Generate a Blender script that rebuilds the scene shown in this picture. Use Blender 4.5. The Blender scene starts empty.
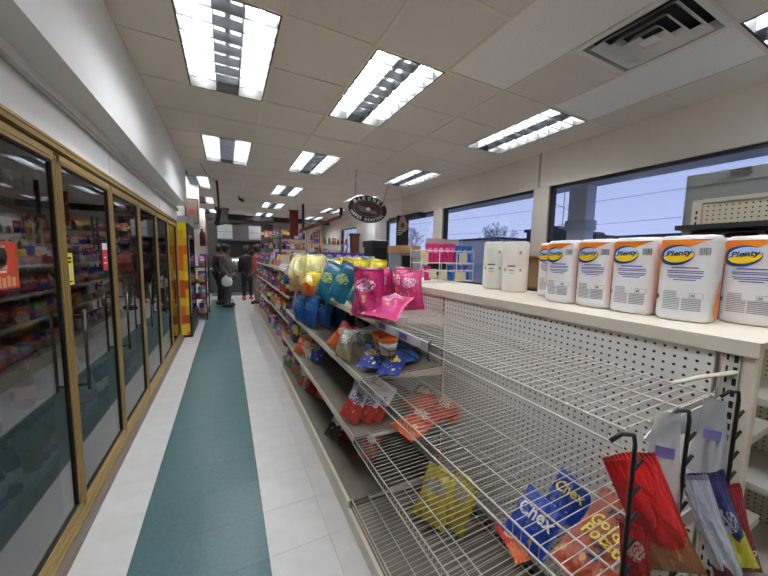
import bpy, bmesh, math, random
from mathutils import Vector, Matrix
random.seed(7)
SC = bpy.context.scene
COL = SC.collection
# ------------------------------------------------------------------ camera
FPX, YAW, PITCH, ROLL = 314.0, math.radians(26.6), math.radians(5.69), math.radians(1.086)
CAM = Vector((0, 0, 1.5))
_f = Vector((math.sin(YAW)*math.cos(PITCH), math.cos(YAW)*math.cos(PITCH), -math.sin(PITCH)))
_r0 = Vector((math.cos(YAW), -math.sin(YAW), 0)); _u0 = _r0.cross(_f)
_r = _r0*math.cos(ROLL) + _u0*math.sin(ROLL); _u = _u0*math.cos(ROLL) - _r0*math.sin(ROLL)
cam = bpy.data.cameras.new('camera'); camo = bpy.data.objects.new('camera', cam); COL.objects.link(camo)
M = Matrix((_r, _u, -_f)).transposed().to_4x4(); M.translation = CAM; camo.matrix_world = M
cam.sensor_width = 36; cam.sensor_fit = 'HORIZONTAL'; cam.lens = FPX/768*36; cam.clip_start = .02; cam.clip_end = 400
SC.camera = camo
# ------------------------------------------------------------------ world, exposure
SC.view_settings.view_transform = 'Standard'; SC.view_settings.look = 'None'
SC.view_settings.gamma = 1; SC.view_settings.exposure = 1.38; SC.view_settings.use_curve_mapping = False
SC.cycles.use_denoising = True
SC.cycles.max_bounces = 10; SC.cycles.diffuse_bounces = 5; SC.cycles.glossy_bounces = 4; SC.cycles.transparent_max_bounces = 12
SC.cycles.sample_clamp_indirect = 6; SC.cycles.caustics_reflective = False; SC.cycles.caustics_refractive = False
LAMP = 30.0        # strength of the fluorescent tubes
SKY = 1.0
w = bpy.data.worlds.new('sky'); SC.world = w; w.use_nodes = True
nt = w.node_tree; bg = nt.nodes['Background']
tc = nt.nodes.new('ShaderNodeTexCoord'); sx = nt.nodes.new('ShaderNodeSeparateXYZ'); rp = nt.nodes.new('ShaderNodeValToRGB')
ns = nt.nodes.new('ShaderNodeTexNoise'); ns.inputs['Scale'].default_value = 2.2; ns.inputs['Detail'].default_value = 4
mpg = nt.nodes.new('ShaderNodeMapping'); mpg.inputs['Scale'].default_value = (1, 1, 3.5)
ad = nt.nodes.new('ShaderNodeMath'); ad.operation = 'MULTIPLY_ADD'; ad.inputs[1].default_value = .16
nt.links.new(tc.outputs['Generated'], sx.inputs[0]); nt.links.new(tc.outputs['Generated'], mpg.inputs[0]); nt.links.new(mpg.outputs[0], ns.inputs['Vector'])
nt.links.new(ns.outputs['Fac'], ad.inputs[0]); nt.links.new(sx.outputs['Z'], ad.inputs[2]); nt.links.new(ad.outputs[0], rp.inputs[0])
rp.color_ramp.elements[0].position = .07; rp.color_ramp.elements[0].color = (.235, .265, .40, 1)
rp.color_ramp.elements[1].position = .42; rp.color_ramp.elements[1].color = (.145, .18, .315, 1)
nt.links.new(rp.outputs[0], bg.inputs[0]); bg.inputs[1].default_value = SKY
# ------------------------------------------------------------------ helpers
def ray(px, py): return _f + _r*((px-384)/FPX) - _u*((py-288)/FPX)
def onZ(px, py, z): d = ray(px, py); return CAM + d*((z-CAM.z)/d.z)
def onX(px, py, x): d = ray(px, py); return CAM + d*(x/d.x)
def onY(px, py, y): d = ray(px, py); return CAM + d*(y/d.y)
def lin(c): return tuple(((v/255)/12.92 if v/255 <= .04045 else ((v/255+.055)/1.055)**2.4) for v in c[:3]) + (1,)
def smooth(me):
    for p in me.polygons: p.use_smooth = True
class MB:
    def __init__(s): s.v = []; s.f = []; s.uv = None
    def quad(s, a, b, c, d):
        n = len(s.v); s.v += [tuple(a), tuple(b), tuple(c), tuple(d)]; s.f.append((n, n+1, n+2, n+3)); return s
    def poly(s, pts):
        n = len(s.v); s.v += [tuple(p) for p in pts]; s.f.append(tuple(range(n, n+len(pts)))); return s
    def box(s, x0, x1, y0, y1, z0, z1):
        n = len(s.v)
        s.v += [(x0,y0,z0),(x1,y0,z0),(x1,y1,z0),(x0,y1,z0),(x0,y0,z1),(x1,y0,z1),(x1,y1,z1),(x0,y1,z1)]
        for q in ((0,3,2,1),(4,5,6,7),(0,1,5,4),(1,2,6,5),(2,3,7,6),(3,0,4,7)): s.f.append(tuple(n+i for i in q))
        return s
    def cbox(s, x0, x1, y0, y1, z0, z1, b):
        # box with chamfered vertical edges and a chamfered rim
        ring = lambda i, z: [(x0+b,y0+i,z),(x1-b,y0+i,z),(x1-i,y0+b,z),(x1-i,y1-b,z),(x1-b,y1-i,z),(x0+b,y1-i,z),(x0+i,y1-b,z),(x0+i,y0+b,z)]
        n = len(s.v); rs = [ring(b*.6, z0), ring(0, z0+b*.6), ring(0, z1-b*.6), ring(b*.6, z1)]
        for r in rs: s.v += r
        for k in range(3):
            for i in range(8): s.f.append((n+8*k+i, n+8*k+(i+1) % 8, n+8*k+8+(i+1) % 8, n+8*k+8+i))
        s.f.append(tuple(n+7-i for i in range(8))); s.f.append(tuple(n+24+i for i in range(8))); return s
    def tube(s, pts, r, k=6, caps=True):
        pts = [Vector(p) for p in pts]; n0 = len(s.v); up = Vector((0,0,1)); N = len(pts)
        for i, p in enumerate(pts):
            d = (pts[min(i+1,N-1)]-pts[max(i-1,0)]).normalized()
            a = d.cross(up)
            if a.length < 1e-3: a = d.cross(Vector((1,0,0)))
            a.normalize(); b = d.cross(a); rr = r[i] if isinstance(r, (list, tuple)) else r
            for j in range(k):
                t = 2*math.pi*j/k; s.v.append(tuple(p + a*(rr*math.cos(t)) + b*(rr*math.sin(t))))
        for i in range(N-1):
            for j in range(k): s.f.append((n0+i*k+j, n0+i*k+(j+1) % k, n0+(i+1)*k+(j+1) % k, n0+(i+1)*k+j))
        if caps: s.f.append(tuple(n0+j for j in range(k))[::-1]); s.f.append(tuple(n0+(N-1)*k+j for j in range(k)))
        return s
    def lathe(s, prof, c=(0,0,0), k=12, sx=1, sy=1):
        n0 = len(s.v)
        for r, z in prof:
            for j in range(k):
                t = 2*math.pi*j/k; s.v.append((c[0]+sx*r*math.cos(t), c[1]+sy*r*math.sin(t), c[2]+z))
        for i in range(len(prof)-1):
            for j in range(k): s.f.append((n0+i*k+j, n0+i*k+(j+1) % k, n0+(i+1)*k+(j+1) % k, n0+(i+1)*k+j))
        s.f.append(tuple(n0+j for j in range(k))[::-1]); s.f.append(tuple(n0+(len(prof)-1)*k+j for j in range(k)))
        return s
    def prism(s, pts, axis, a, b):
        # extrude a 2-d outline along an axis
        def P(p, t): return {'x': (t,p[0],p[1]), 'y': (p[0],t,p[1]), 'z': (p[0],p[1],t)}[axis]
        n = len(s.v); N = len(pts); s.v += [P(p,a) for p in pts] + [P(p,b) for p in pts]
        s.f.append(tuple(n+i for i in range(N))); s.f.append(tuple(n+N+i for i in range(N))[::-1])
        for i in range(N): s.f.append((n+i, n+N+i, n+N+(i+1) % N, n+(i+1) % N))
        return s
    def xf(s, m, start=0):
        for i in range(start, len(s.v)): s.v[i] = tuple(m @ Vector(s.v[i]))
        return s
    def mesh(s, name, mat=None, sm=False):
        me = bpy.data.meshes.new(name); me.from_pydata(s.v, [], s.f)
        if s.uv:
            l = me.uv_layers.new(name='UVMap')
            for i, lp in enumerate(me.loops): l.data[i].uv = s.uv[lp.vertex_index]
        if mat is not None: me.materials.append(mat)
        bm = bmesh.new(); bm.from_mesh(me); bmesh.ops.recalc_face_normals(bm, faces=bm.faces); bm.to_mesh(me); bm.free()
        if sm: smooth(me)
        return me
def link(name, me, parent=None, loc=None, rot=None, mat=None):
    o = bpy.data.objects.new(name, me); COL.objects.link(o)
    if parent is not None: o.parent = parent
    if loc is not None: o.location = loc
    if rot is not None: o.rotation_euler = rot
    if mat is not None and me is not None and len(me.materials):
        o.material_slots[0].link = 'OBJECT'; o.material_slots[0].material = mat
    return o
def obj(name, mb, mat, parent=None, sm=False): return link(name, mb.mesh(name, mat, sm), parent)
def tag(o, label, cat, group=None):
    o['label'] = label; o['category'] = cat
    if group: o['group'] = group
    return o
def thing(name, label, cat, loc=(0,0,0), rotz=0, group=None):
    o = bpy.data.objects.new(name, None); COL.objects.link(o); o.location = loc; o.rotation_euler = (0,0,rotz); o.empty_display_size = .1
    return tag(o, label, cat, group)
def struct(name, mb, mat, parent=None, label=None):
    o = obj(name, mb, mat, parent)
    if parent is None: o['kind'] = 'structure'
    if label: o['label'] = label
    return o
def dup(root, loc=None, rot=None, label=None, group=None, scale=None):
    r = root.copy(); COL.objects.link(r)
    if loc is not None: r.location = loc
    if rot is not None: r.rotation_euler = rot
    if scale is not None: r.scale = scale
    if label: r['label'] = label
    if group: r['group'] = group
    def rec(a, b):
        for ch in list(a.children):
            c = ch.copy(); COL.objects.link(c); c.parent = b; rec(ch, c)
    rec(root, r)
    return r
# ------------------------------------------------------------------ materials
MATS = {}
def mat(name, col, rough=.6, metal=0, noise=0, nscale=20, bump=0, spec=.5, rand=0, coat=0):
    if name in MATS: return MATS[name]
    m = bpy.data.materials.new(name); m.use_nodes = True; t = m.node_tree; b = t.nodes['Principled BSDF']
    c = lin(col); b.inputs['Base Color'].default_value = c; b.inputs['Roughness'].default_value = rough; b.inputs['Metallic'].default_value = metal
    b.inputs['Specular IOR Level'].default_value = spec; b.inputs['Coat Weight'].default_value = coat
    if noise or rand or bump:
        tcn = t.nodes.new('ShaderNodeTexCoord'); no = t.nodes.new('ShaderNodeTexNoise'); no.inputs['Scale'].default_value = nscale; no.inputs['Detail'].default_value = 5
        t.links.new(tcn.outputs['Object'], no.inputs['Vector'])
        hs = t.nodes.new('ShaderNodeHueSaturation'); hs.inputs['Color'].default_value = c
        ma = t.nodes.new('ShaderNodeMapRange'); ma.inputs[1].default_value = .25; ma.inputs[2].default_value = .75; ma.inputs[3].default_value = 1-noise; ma.inputs[4].default_value = 1+noise
        t.links.new(no.outputs['Fac'], ma.inputs[0]); val = ma.outputs[0]
        if rand:
            oi = t.nodes.new('ShaderNodeObjectInfo'); mr = t.nodes.new('ShaderNodeMapRange'); mr.inputs[3].default_value = 1-rand; mr.inputs[4].default_value = 1+rand
            t.links.new(oi.outputs['Random'], mr.inputs[0]); mu = t.nodes.new('ShaderNodeMath'); mu.operation = 'MULTIPLY'
            t.links.new(val, mu.inputs[0]); t.links.new(mr.outputs[0], mu.inputs[1]); val = mu.outputs[0]
        t.links.new(val, hs.inputs['Value']); t.links.new(hs.outputs[0], b.inputs['Base Color'])
        if bump:
            bp = t.nodes.new('ShaderNodeBump'); bp.inputs['Strength'].default_value = bump; bp.inputs['Distance'].default_value = .002
            t.links.new(no.outputs['Fac'], bp.inputs['Height']); t.links.new(bp.outputs[0], b.inputs['Normal'])
    MATS[name] = m; return m
def emis(name, col, s):
    m = bpy.data.materials.new(name); m.use_nodes = True; t = m.node_tree; b = t.nodes['Principled BSDF']
    b.inputs['Base Color'].default_value = lin(col); b.inputs['Emission Color'].default_value = lin(col); b.inputs['Emission Strength'].default_value = s
    MATS[name] = m; return m
def glass(name, tint, ior, rough=.0, base=0.0):
    m = bpy.data.materials.new(name); m.use_nodes = True; t = m.node_tree; t.nodes.remove(t.nodes['Principled BSDF'])
    tr = t.nodes.new('ShaderNodeBsdfTransparent'); tr.inputs[0].default_value = tint+(1,)
    gl = t.nodes.new('ShaderNodeBsdfGlossy'); gl.inputs['Roughness'].default_value = rough
    fr = t.nodes.new('ShaderNodeFresnel'); ge = t.nodes.new('ShaderNodeNewGeometry'); mr = t.nodes.new('ShaderNodeMapRange')
    mr.inputs[3].default_value = ior; mr.inputs[4].default_value = 1/ior; t.links.new(ge.outputs['Backfacing'], mr.inputs[0]); t.links.new(mr.outputs[0], fr.inputs['IOR'])   # both faces of a pane reflect alike
    mx = t.nodes.new('ShaderNodeMixShader'); ad = t.nodes.new('ShaderNodeMath'); ad.operation = 'ADD'; ad.use_clamp = True; ad.inputs[1].default_value = base
    t.links.new(fr.outputs[0], ad.inputs[0]); t.links.new(ad.outputs[0], mx.inputs[0]); t.links.new(tr.outputs[0], mx.inputs[1]); t.links.new(gl.outputs[0], mx.inputs[2])
    t.links.new(mx.outputs[0], t.nodes['Material Output'].inputs[0]); MATS[name] = m; return m
def film(name, tint, alpha, rough=.2):
    m = bpy.data.materials.new(name); m.use_nodes = True; b = m.node_tree.nodes['Principled BSDF']
    b.inputs['Base Color'].default_value = lin(tint); b.inputs['Alpha'].default_value = alpha; b.inputs['Roughness'].default_value = rough; MATS[name] = m; return m
def peg_mat(name, col, step=.0254, off=(0,0), hole=.0042):
    # painted perforated board; the holes are a few pixels across
    m = bpy.data.materials.new(name); m.use_nodes = True; t = m.node_tree; b = t.nodes['Principled BSDF']; b.inputs['Roughness'].default_value = .5
    tcn = t.nodes.new('ShaderNodeTexCoord'); sp = t.nodes.new('ShaderNodeSeparateXYZ'); t.links.new(tcn.outputs['Object'], sp.inputs[0])
    ds = []
    for k, ax in enumerate(('Y', 'Z')):
        mo = t.nodes.new('ShaderNodeMath'); mo.operation = 'PINGPONG'; mo.inputs[1].default_value = step/2
        t.links.new(sp.outputs[ax], mo.inputs[0]); sq = t.nodes.new('ShaderNodeMath'); sq.operation = 'POWER'; sq.inputs[1].default_value = 2
        t.links.new(mo.outputs[0], sq.inputs[0]); ds.append(sq)
    ad = t.nodes.new('ShaderNodeMath'); ad.operation = 'ADD'; t.links.new(ds[0].outputs[0], ad.inputs[0]); t.links.new(ds[1].outputs[0], ad.inputs[1])
    lt = t.nodes.new('ShaderNodeMath'); lt.operation = 'LESS_THAN'; lt.inputs[1].default_value = hole**2; t.links.new(ad.outputs[0], lt.inputs[0])
    mx = t.nodes.new('ShaderNodeMix'); mx.data_type = 'RGBA'; mx.inputs[6].default_value = lin(col); mx.inputs[7].default_value = lin((40,38,36))
    t.links.new(lt.outputs[0], mx.inputs[0]); t.links.new(mx.outputs[2], b.inputs['Base Color']); MATS[name] = m; return m
def bag_mat(name, c1, c2, c3, c4=None, seed=0, foil=.32, split=.5):
    # printed foil pack laid out in UV: c1 ground, c2 lower field, c3 logo shape, c4 flecks
    if name in MATS: return MATS[name]
    c4 = c4 or c2
    m = bpy.data.materials.new(name); m.use_nodes = True; t = m.node_tree; b = t.nodes['Principled BSDF']; b.inputs['Roughness'].default_value = foil
    uv = t.nodes.new('ShaderNodeUVMap'); sp = t.nodes.new('ShaderNodeSeparateXYZ'); t.links.new(uv.outputs[0], sp.inputs[0])
    no = t.nodes.new('ShaderNodeTexNoise'); no.noise_dimensions = '4D'; no.inputs['W'].default_value = seed; no.inputs['Scale'].default_value = 3.2; no.inputs['Detail'].default_value = 2
    t.links.new(uv.outputs[0], no.inputs['Vector'])
    def math_(op, a, bb):
        n = t.nodes.new('ShaderNodeMath'); n.operation = op
        for i, q in enumerate((a, bb)):
            if isinstance(q, (int, float)): n.inputs[i].default_value = q
            else: t.links.new(q, n.inputs[i])
        return n.outputs[0]
    def mix(f, a, bcol):
        n = t.nodes.new('ShaderNodeMix'); n.data_type = 'RGBA'; t.links.new(f, n.inputs[0])
        if isinstance(a, tuple): n.inputs[6].default_value = lin(a)
        else: t.links.new(a, n.inputs[6])
        n.inputs[7].default_value = lin(bcol); return n.outputs[2]
    wob = math_('MULTIPLY', math_('SUBTRACT', no.outputs['Fac'], .5), .55)
    low = math_('LESS_THAN', math_('ADD', sp.outputs['Y'], wob), split)
    c = mix(low, c1, c2)
    vo = t.nodes.new('ShaderNodeTexVoronoi'); vo.voronoi_dimensions = '4D'; vo.inputs['W'].default_value = seed*1.7; vo.inputs['Scale'].default_value = 7; t.links.new(uv.outputs[0], vo.inputs['Vector'])
    fl = math_('MULTIPLY', math_('LESS_THAN', math_('ADD', vo.outputs['Distance'], math_('MULTIPLY', wob, .8)), .36), math_('LESS_THAN', sp.outputs['Y'], split-.04))
    c = mix(fl, c, c4)
    ex = math_('DIVIDE', math_('SUBTRACT', sp.outputs['X'], .5), .36); ey = math_('DIVIDE', math_('SUBTRACT', sp.outputs['Y'], split+.17), .15)
    n2 = t.nodes.new('ShaderNodeTexNoise'); n2.noise_dimensions = '4D'; n2.inputs['W'].default_value = seed+9; n2.inputs['Scale'].default_value = 17; n2.inputs['Detail'].default_value = 1; t.links.new(uv.outputs[0], n2.inputs['Vector'])
    el = math_('LESS_THAN', math_('ADD', math_('ADD', math_('MULTIPLY', ex, ex), math_('MULTIPLY', ey, ey)), math_('MULTIPLY', wob, 2.2)), .9)
    el = math_('MULTIPLY', el, math_('GREATER_THAN', n2.outputs['Fac'], .48))
    c = mix(el, c, c3)
    cr = t.nodes.new('ShaderNodeTexNoise'); cr.inputs['Scale'].default_value = 4.5; cr.inputs['Detail'].default_value = 3; cr.inputs['Distortion'].default_value = 1.2; t.links.new(uv.outputs[0], cr.inputs['Vector'])
    bp = t.nodes.new('ShaderNodeBump'); bp.inputs['Strength'].default_value = .55; bp.inputs['Distance'].default_value = .02; t.links.new(cr.outputs['Fac'], bp.inputs['Height']); t.links.new(bp.outputs[0], b.inputs['Normal'])
    t.links.new(c, b.inputs['Base Color'])
    MATS[name] = m; return m
_tcache = {}
def text2d(s):
    if s in _tcache: return _tcache[s]
    cu = bpy.data.curves.new('t', 'FONT'); cu.body = s; cu.resolution_u = 2; cu.offset = .022; o = bpy.data.objects.new('t', cu); COL.objects.link(o)
    dg = bpy.context.evaluated_depsgraph_get(); me = bpy.data.meshes.new_from_object(o.evaluated_get(dg))
    vs = [(v.co.x, v.co.y) for v in me.vertices]; fs = [tuple(p.vertices) for p in me.polygons]
    bpy.data.objects.remove(o); bpy.data.meshes.remove(me)
    if vs:
        x0 = min(v[0] for v in vs); x1 = max(v[0] for v in vs); y0 = min(v[1] for v in vs); y1 = max(v[1] for v in vs)
        vs = [((v[0]-(x0+x1)/2)/(y1-y0), (v[1]-(y0+y1)/2)/(y1-y0)) for v in vs]      # height 1, centred
    _tcache[s] = (vs, fs); return _tcache[s]
def text_on(mb, s, fn, cx, cy, h, wmax=None, slant=0, rot=0, bold=0):
    vs, fs = text2d(s); W = max(v[0] for v in vs)*2; k = h if not wmax else min(h, wmax/W); kx = k if not wmax else (wmax/W if bold else k)
    n = len(mb.v); c_, s_ = math.cos(rot), math.sin(rot)
    for x, y in vs:
        X = (x + slant*y)*kx; Y = y*h if bold else y*k
        mb.v.append(tuple(fn(cx + X*c_ - Y*s_, cy + X*s_ + Y*c_)))
    for f in fs: mb.f.append(tuple(n+i for i in f))
    return mb
ORD = ['nearest','second','third','fourth','fifth','sixth','seventh','eighth','ninth','tenth','eleventh','twelfth','thirteenth','fourteenth','fifteenth','sixteenth','seventeenth','eighteenth','nineteenth','twentieth']
ZH = 2.94; T = .61; GX, GY = -.256, 2.114
YB = 14.0; XR = 3.88; YF = -.9; XCOOL = -.74
# ================================================================== SETTING
m_floor_w = mat('vinyl_white', (220,218,215), .28, noise=.07, nscale=9, rand=.025)
m_floor_g = mat('vinyl_green', (74,104,105), .30, noise=.16, nscale=40, rand=.05)
m_joint = mat('tile_joint', (104,104,102), .8)
m_wall = mat('wall_paint', (230,222,211), .7, noise=.03, nscale=3)
m_white = mat('fascia_white', (236,236,234), .55, noise=.02, nscale=3)
m_tile = mat('ceiling_tile', (218,209,198), .9, noise=.20, nscale=110, bump=.6, rand=.02)
m_tilew = mat('ceiling_tile_new', (236,233,229), .9, noise=.12, nscale=110, bump=.4)
m_grid = mat('ceiling_grid', (222,210,194), .6)
m_dark = mat('dark_gap', (28,26,24), .7)
# floor
fl = struct('floor', MB().box(-2.6, XR+.1, YF, YB, -.1, -.004), m_joint)
g = .0005
tw = MB().cbox(-.1525+g, .1525-g, -.1525+g, .1525-g, -.004, 0, .0008).mesh('floor_tile', m_floor_w)
tg = MB().cbox(-.1525+g, .1525-g, -.1525+g, .1525-g, -.004, 0, .0008).mesh('floor_tile_green', m_floor_g)
X0 = -.765
for j in range(36):
    for i in range(5):
        link('floor_tile', tg if i in (1, 2) else tw, fl, (X0+.1525+.305*i, .75+.305*j, 0))
for j in range(5):
    for i in range(9):
        link('floor_tile', tg if i in (5, 6) else tw, fl, (1.84+.305*i-.4, .15+.305*j-.1, 0))
# far part of the shop floor, past the aisle (too far to tell tiles apart)
ff = MB(); ff.box(.76, XR, 1.62, YB, -.004, -.0005); ff.box(-2.6, .76, 11.58, YB, -.004, -.0005); ff.box(-2.6, -.765, 6.6, 11.58, -.004, -.0005)
obj('floor_covering', ff, m_floor_w, fl)
# ceiling: slab, tee grid, tiles
ce = struct('ceiling', MB().box(-2.6, XR+.1, YF, YB, ZH+.16, ZH+.2), m_dark)
LIGHTS = [(0,-4),(2,-4),(5,-4),(0,0),(2,0),(5,0),(0,4),(2,4),(5,4),(-1,8),(2,8),(5,8),(-1,12),(2,12),(5,12),(2,16),(5,16),(-1,16)]
occ = set()
for c, r in LIGHTS: occ |= {(c, r), (c, r+1)}
occ |= {(4,-2)}
for c in (3, 5): occ |= {(c,-2), (c,-1)}
gr = MB()
for c in range(-3, 8):
    x = GX+T*c
    if x < XR: gr.box(x-.012, x+.012, YF if x > -.55 else 6.6, YB, ZH-.001, ZH+.003)
for r in range(-5, 20):
    y = GY+T*r
    for c in range(-4, 7):
        if (c, r) in occ and (c, r-1) in occ and (c, r-1) in [q for l in LIGHTS+[(3,-2),(5,-2)] for q in [l]]: continue
        xa, xb = max(GX+T*c, -.6 if y < 6.6 else -2.6), min(GX+T*(c+1), XR)
        if xb > xa: gr.box(xa, xb, y-.012, y+.012, ZH-.0012, ZH+.0028)
obj('ceiling_grid', gr, m_grid, ce)
tmesh = MB().cbox(-.5, .5, -.5, .5, 0, 1, .008).mesh('ceiling_tile', m_tile)
tmesh2 = MB().cbox(-.5, .5, -.5, .5, 0, 1, .008).mesh('ceiling_tile_new', m_tilew)
def ctile(x0, x1, y0, y1, me=tmesh):
    o = link('ceiling_tile', me, ce, ((x0+x1)/2, (y0+y1)/2, ZH+.003+random.uniform(0, .003))); o.scale = (x1-x0-.004, y1-y0-.004, .02)
for r in range(-5, 20):
    for c in range(-4, 7):
        if (c, r) in occ: continue
        y0, y1 = max(GY+T*r, YF), min(GY+T*(r+1), YB); x0, x1 = GX+T*c, min(GX+T*(c+1), XR)
        lim = -.6 if y1 < 7.0 else -2.6
        if x1 <= lim+.02: continue
        ctile(max(x0, lim), x1, y0, y1)
for c in (3, 5): ctile(GX+T*c, GX+T*(c+1), GY-2*T, GY, tmesh2)
# walls
struct('wall_back', MB().box(-2.7, XR+.2, YB, YB+.1, 0, ZH+.2), m_wall)
struct('wall_front', MB().box(-2.7, XR+.2, YF-.1, YF, 0, ZH+.2), m_wall)
struct('wall_left', MB().box(-2.75, -2.6, YF, YB, 0, ZH+.2), m_wall)
WT = 2.48; SILL = .85
m_mull = mat('mullion_paint', (176,168,156), .6)
wr = MB(); wr.box(XR, XR+.15, YF, YB, WT, ZH+.2); wr.box(XR, XR+.15, YF, YB, 0, SILL)
wr.box(XR, XR+.15, 11.5, YB, SILL, WT)
struct('wall_right', wr, m_wall)
struct('trim_1', MB().box(XR-.02, XR, 2.86, 3.10, SILL, WT), m_mull)
struct('trim_2', MB().box(XR-.02, XR, 5.18, 5.48, SILL, WT), m_mull)
pl_ = MB(); pl_.box(XR-.02, XR+.15, 2.86, 3.10, SILL, WT); pl_.box(XR, XR+.15, 5.18, 5.48, SILL, WT); pl_.box(XR-.30, XR+.15, 7.75, 9.2, 0, ZH)
struct('trim_3', MB().box(XR-.30, XR+.15, 7.75, 9.1, 0, ZH), mat('pillar_white', (222,220,214), .6))
struct('trim_4', MB().box(XR, XR+.15, 2.88, 3.08, SILL, WT), m_mull)
struct('trim_5', MB().box(XR, XR+.15, 5.20, 5.46, SILL, WT), m_mull)
struct('trim_6', MB().box(XR-.012, XR-.002, 3.02, 3.05, WT, ZH), m_mull)
m_wf = mat('window_metal', (62,60,58), .45, .3)
m_glass = glass('window_glass', (.94,.96,.98), 1.4)
spans = [(YF, 2.88), (3.08, 5.20), (5.46, 7.75), (9.1, 11.5)]
for k, (a, b) in enumerate(spans, 1):
    f = MB(); y0, y1 = a, b; xf0, xf1 = XR+.04, XR+.10
    f.box(xf0, xf1, y0, y1, WT-.03, WT); f.box(xf0, xf1, y0, y1, SILL, SILL+.05); f.box(xf0, xf1, y0, y0+.045, SILL, WT); f.box(xf0, xf1, y1-.045, y1, SILL, WT)
    wo = struct('window_%d' % k, f, m_wf); obj('pane', MB().box(XR+.065, XR+.071, y0+.03, y1-.03, SILL+.03, WT-.02), m_glass, wo)
# left: soffit above the coolers
ZS = 2.31
sf = MB(); sf.prism([(-2.6, ZS), (-.60, ZS), (-.60, ZH+.1), (-2.6, ZH+.1)], 'y', YF, 6.55)
struct('wall_soffit', sf, m_white)
fa = MB(); fa.box(-.80, XCOOL-.005, YF, 6.5, 2.03, ZS)
for yy in (3.0, 4.9): fa.box(XCOOL-.006, XCOOL-.001, yy, yy+.012, 2.06, ZS-.1)
struct('wall_fascia', fa, m_white)
cd = MB(); cd.tube([(XCOOL+.012, YF, 2.225), (XCOOL+.012, 6.5, 2.225)], .012, 8)
tag(obj('conduit', cd, mat('conduit_paint', (188,186,182), .5), sm=True), 'thin pale pipe running along white fascia above cooler doors', 'pipe')
# ------------------------------------------------------------------ ceiling fixtures
m_lamp = emis('fluorescent_tube', (246,249,255), LAMP)
m_tube_off = mat('tube_off', (190,190,188), .3)
m_refl = mat('fixture_reflector', (225,228,230), .35, .0)
m_louv = mat('louvre_metal', (132,134,137), .35, .15)
m_fedge = mat('fixture_edge', (52,50,47), .5)
def fixture():
    t = thing('ceiling_light', 'x', 'ceiling light'); e = .018; w2, l2 = T/2-e, T-e
    f = MB(); zt = ZH+.125
    for (a, b, c, d) in ((-w2-.006, w2+.006, -l2-.006, -l2+.006), (-w2-.006, w2+.006, l2-.006, l2+.006), (-w2-.006, -w2+.006, -l2, l2), (w2-.006, w2+.006, -l2, l2)):
        f.box(a, b, c, d, ZH-.003, ZH+.09)
    obj('frame', f, m_fedge, t)
    p = MB(); p.box(-w2, w2, -l2, l2, zt, zt+.01); p.box(-w2, -w2+.003, -l2, l2, ZH+.01, zt); p.box(w2-.003, w2, -l2, l2, ZH+.01, zt); p.box(-w2, w2, -l2, -l2+.003, ZH+.01, zt); p.box(-w2, w2, l2-.003, l2, ZH+.01, zt)
    obj('reflector', p, m_refl, t)
    xs = [-w2*.66, 0, w2*.66]
    for i, x in enumerate(xs):
        obj('tube' if i != 1 else 'unlit_tube', MB().tube([(x, -l2+.03, zt-.035), (x, l2-.03, zt-.035)], .019, 8), m_lamp if i != 1 else m_tube_off, t)
    # parabolic blades
    for x in (-w2*.31, w2*.31):
        obj('divider', MB().prism([(x-.007, zt-.022), (x-.0015, ZH+.012), (x+.0015, ZH+.012), (x+.007, zt-.022)], 'y', -l2, l2), m_louv, t)
    n = 8
    bm_ = MB().prism([(-.009, ZH+.07), (-.006, ZH+.012), (.006, ZH+.012), (.009, ZH+.07)], 'x', -w2, w2).mesh('blade', m_louv)
    for k in range(1, n): link('blade', bm_, t, (0, -l2+2*l2*k/n, 0))
    return t
fx0 = fixture()
colname = {0: 'row above the aisle', -1: 'row along the left wall', 2: 'middle row', 5: 'row next to the windows'}
from collections import defaultdict
cnt = defaultdict(int)
for i, (c, r) in enumerate(LIGHTS):
    lab = 'recessed troffer light in the %s, %s from the front' % (colname[c], ORD[cnt[c]].replace('nearest', 'first'))
    cnt[c] += 1
    loc = (GX+T*(c+.5), GY+T*(r+1), 0)
    if i == 0: fx0.location = loc; fx0['label'] = lab; fx0['group'] = 'recessed ceiling lights'
    else: dup(fx0, loc, label=lab, group='recessed ceiling lights')
# air diffuser
m_vent = mat('vent_paint', (226,222,216), .5)
vt = thing('air_vent', 'square stepped air diffuser in the ceiling between two white tiles', 'vent', (GX+T*4.5, GY-T*1.5, 0))
def ring(a, b, z0, z1, mb=None):
    mb = mb or MB(); n = len(mb.v)
    for s_, z in ((a, z0), (b, z1)):
        for sx_, sy_ in ((-1,-1),(1,-1),(1,1),(-1,1)): mb.v.append((sx_*s_, sy_*s_, z))
    for i in range(4): mb.f.append((n+i, n+(i+1) % 4, n+4+(i+1) % 4, n+4+i))
    return mb
obj('vent_frame', ring(.27, .262, ZH-.006, ZH+.06, ring(.302, .27, ZH-.004, ZH-.006)), m_vent, vt)
obj('duct', MB().box(-.29, .29, -.29, .29, ZH+.10, ZH+.11), m_dark, vt)
for k, a in enumerate((.235, .165, .100)):
    v_ = ring(a, a-.048, ZH-.010-.004*k, ZH+.034); ring(a, a-.046, ZH-.0115-.004*k, ZH+.0325, v_); ring(a, a, ZH-.010-.004*k, ZH-.0115-.004*k, v_)
    obj('vane', v_, m_vent, vt)
obj('vane', MB().cbox(-.045, .045, -.045, .045, ZH-.022, ZH-.016, .003), m_vent, vt)
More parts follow.
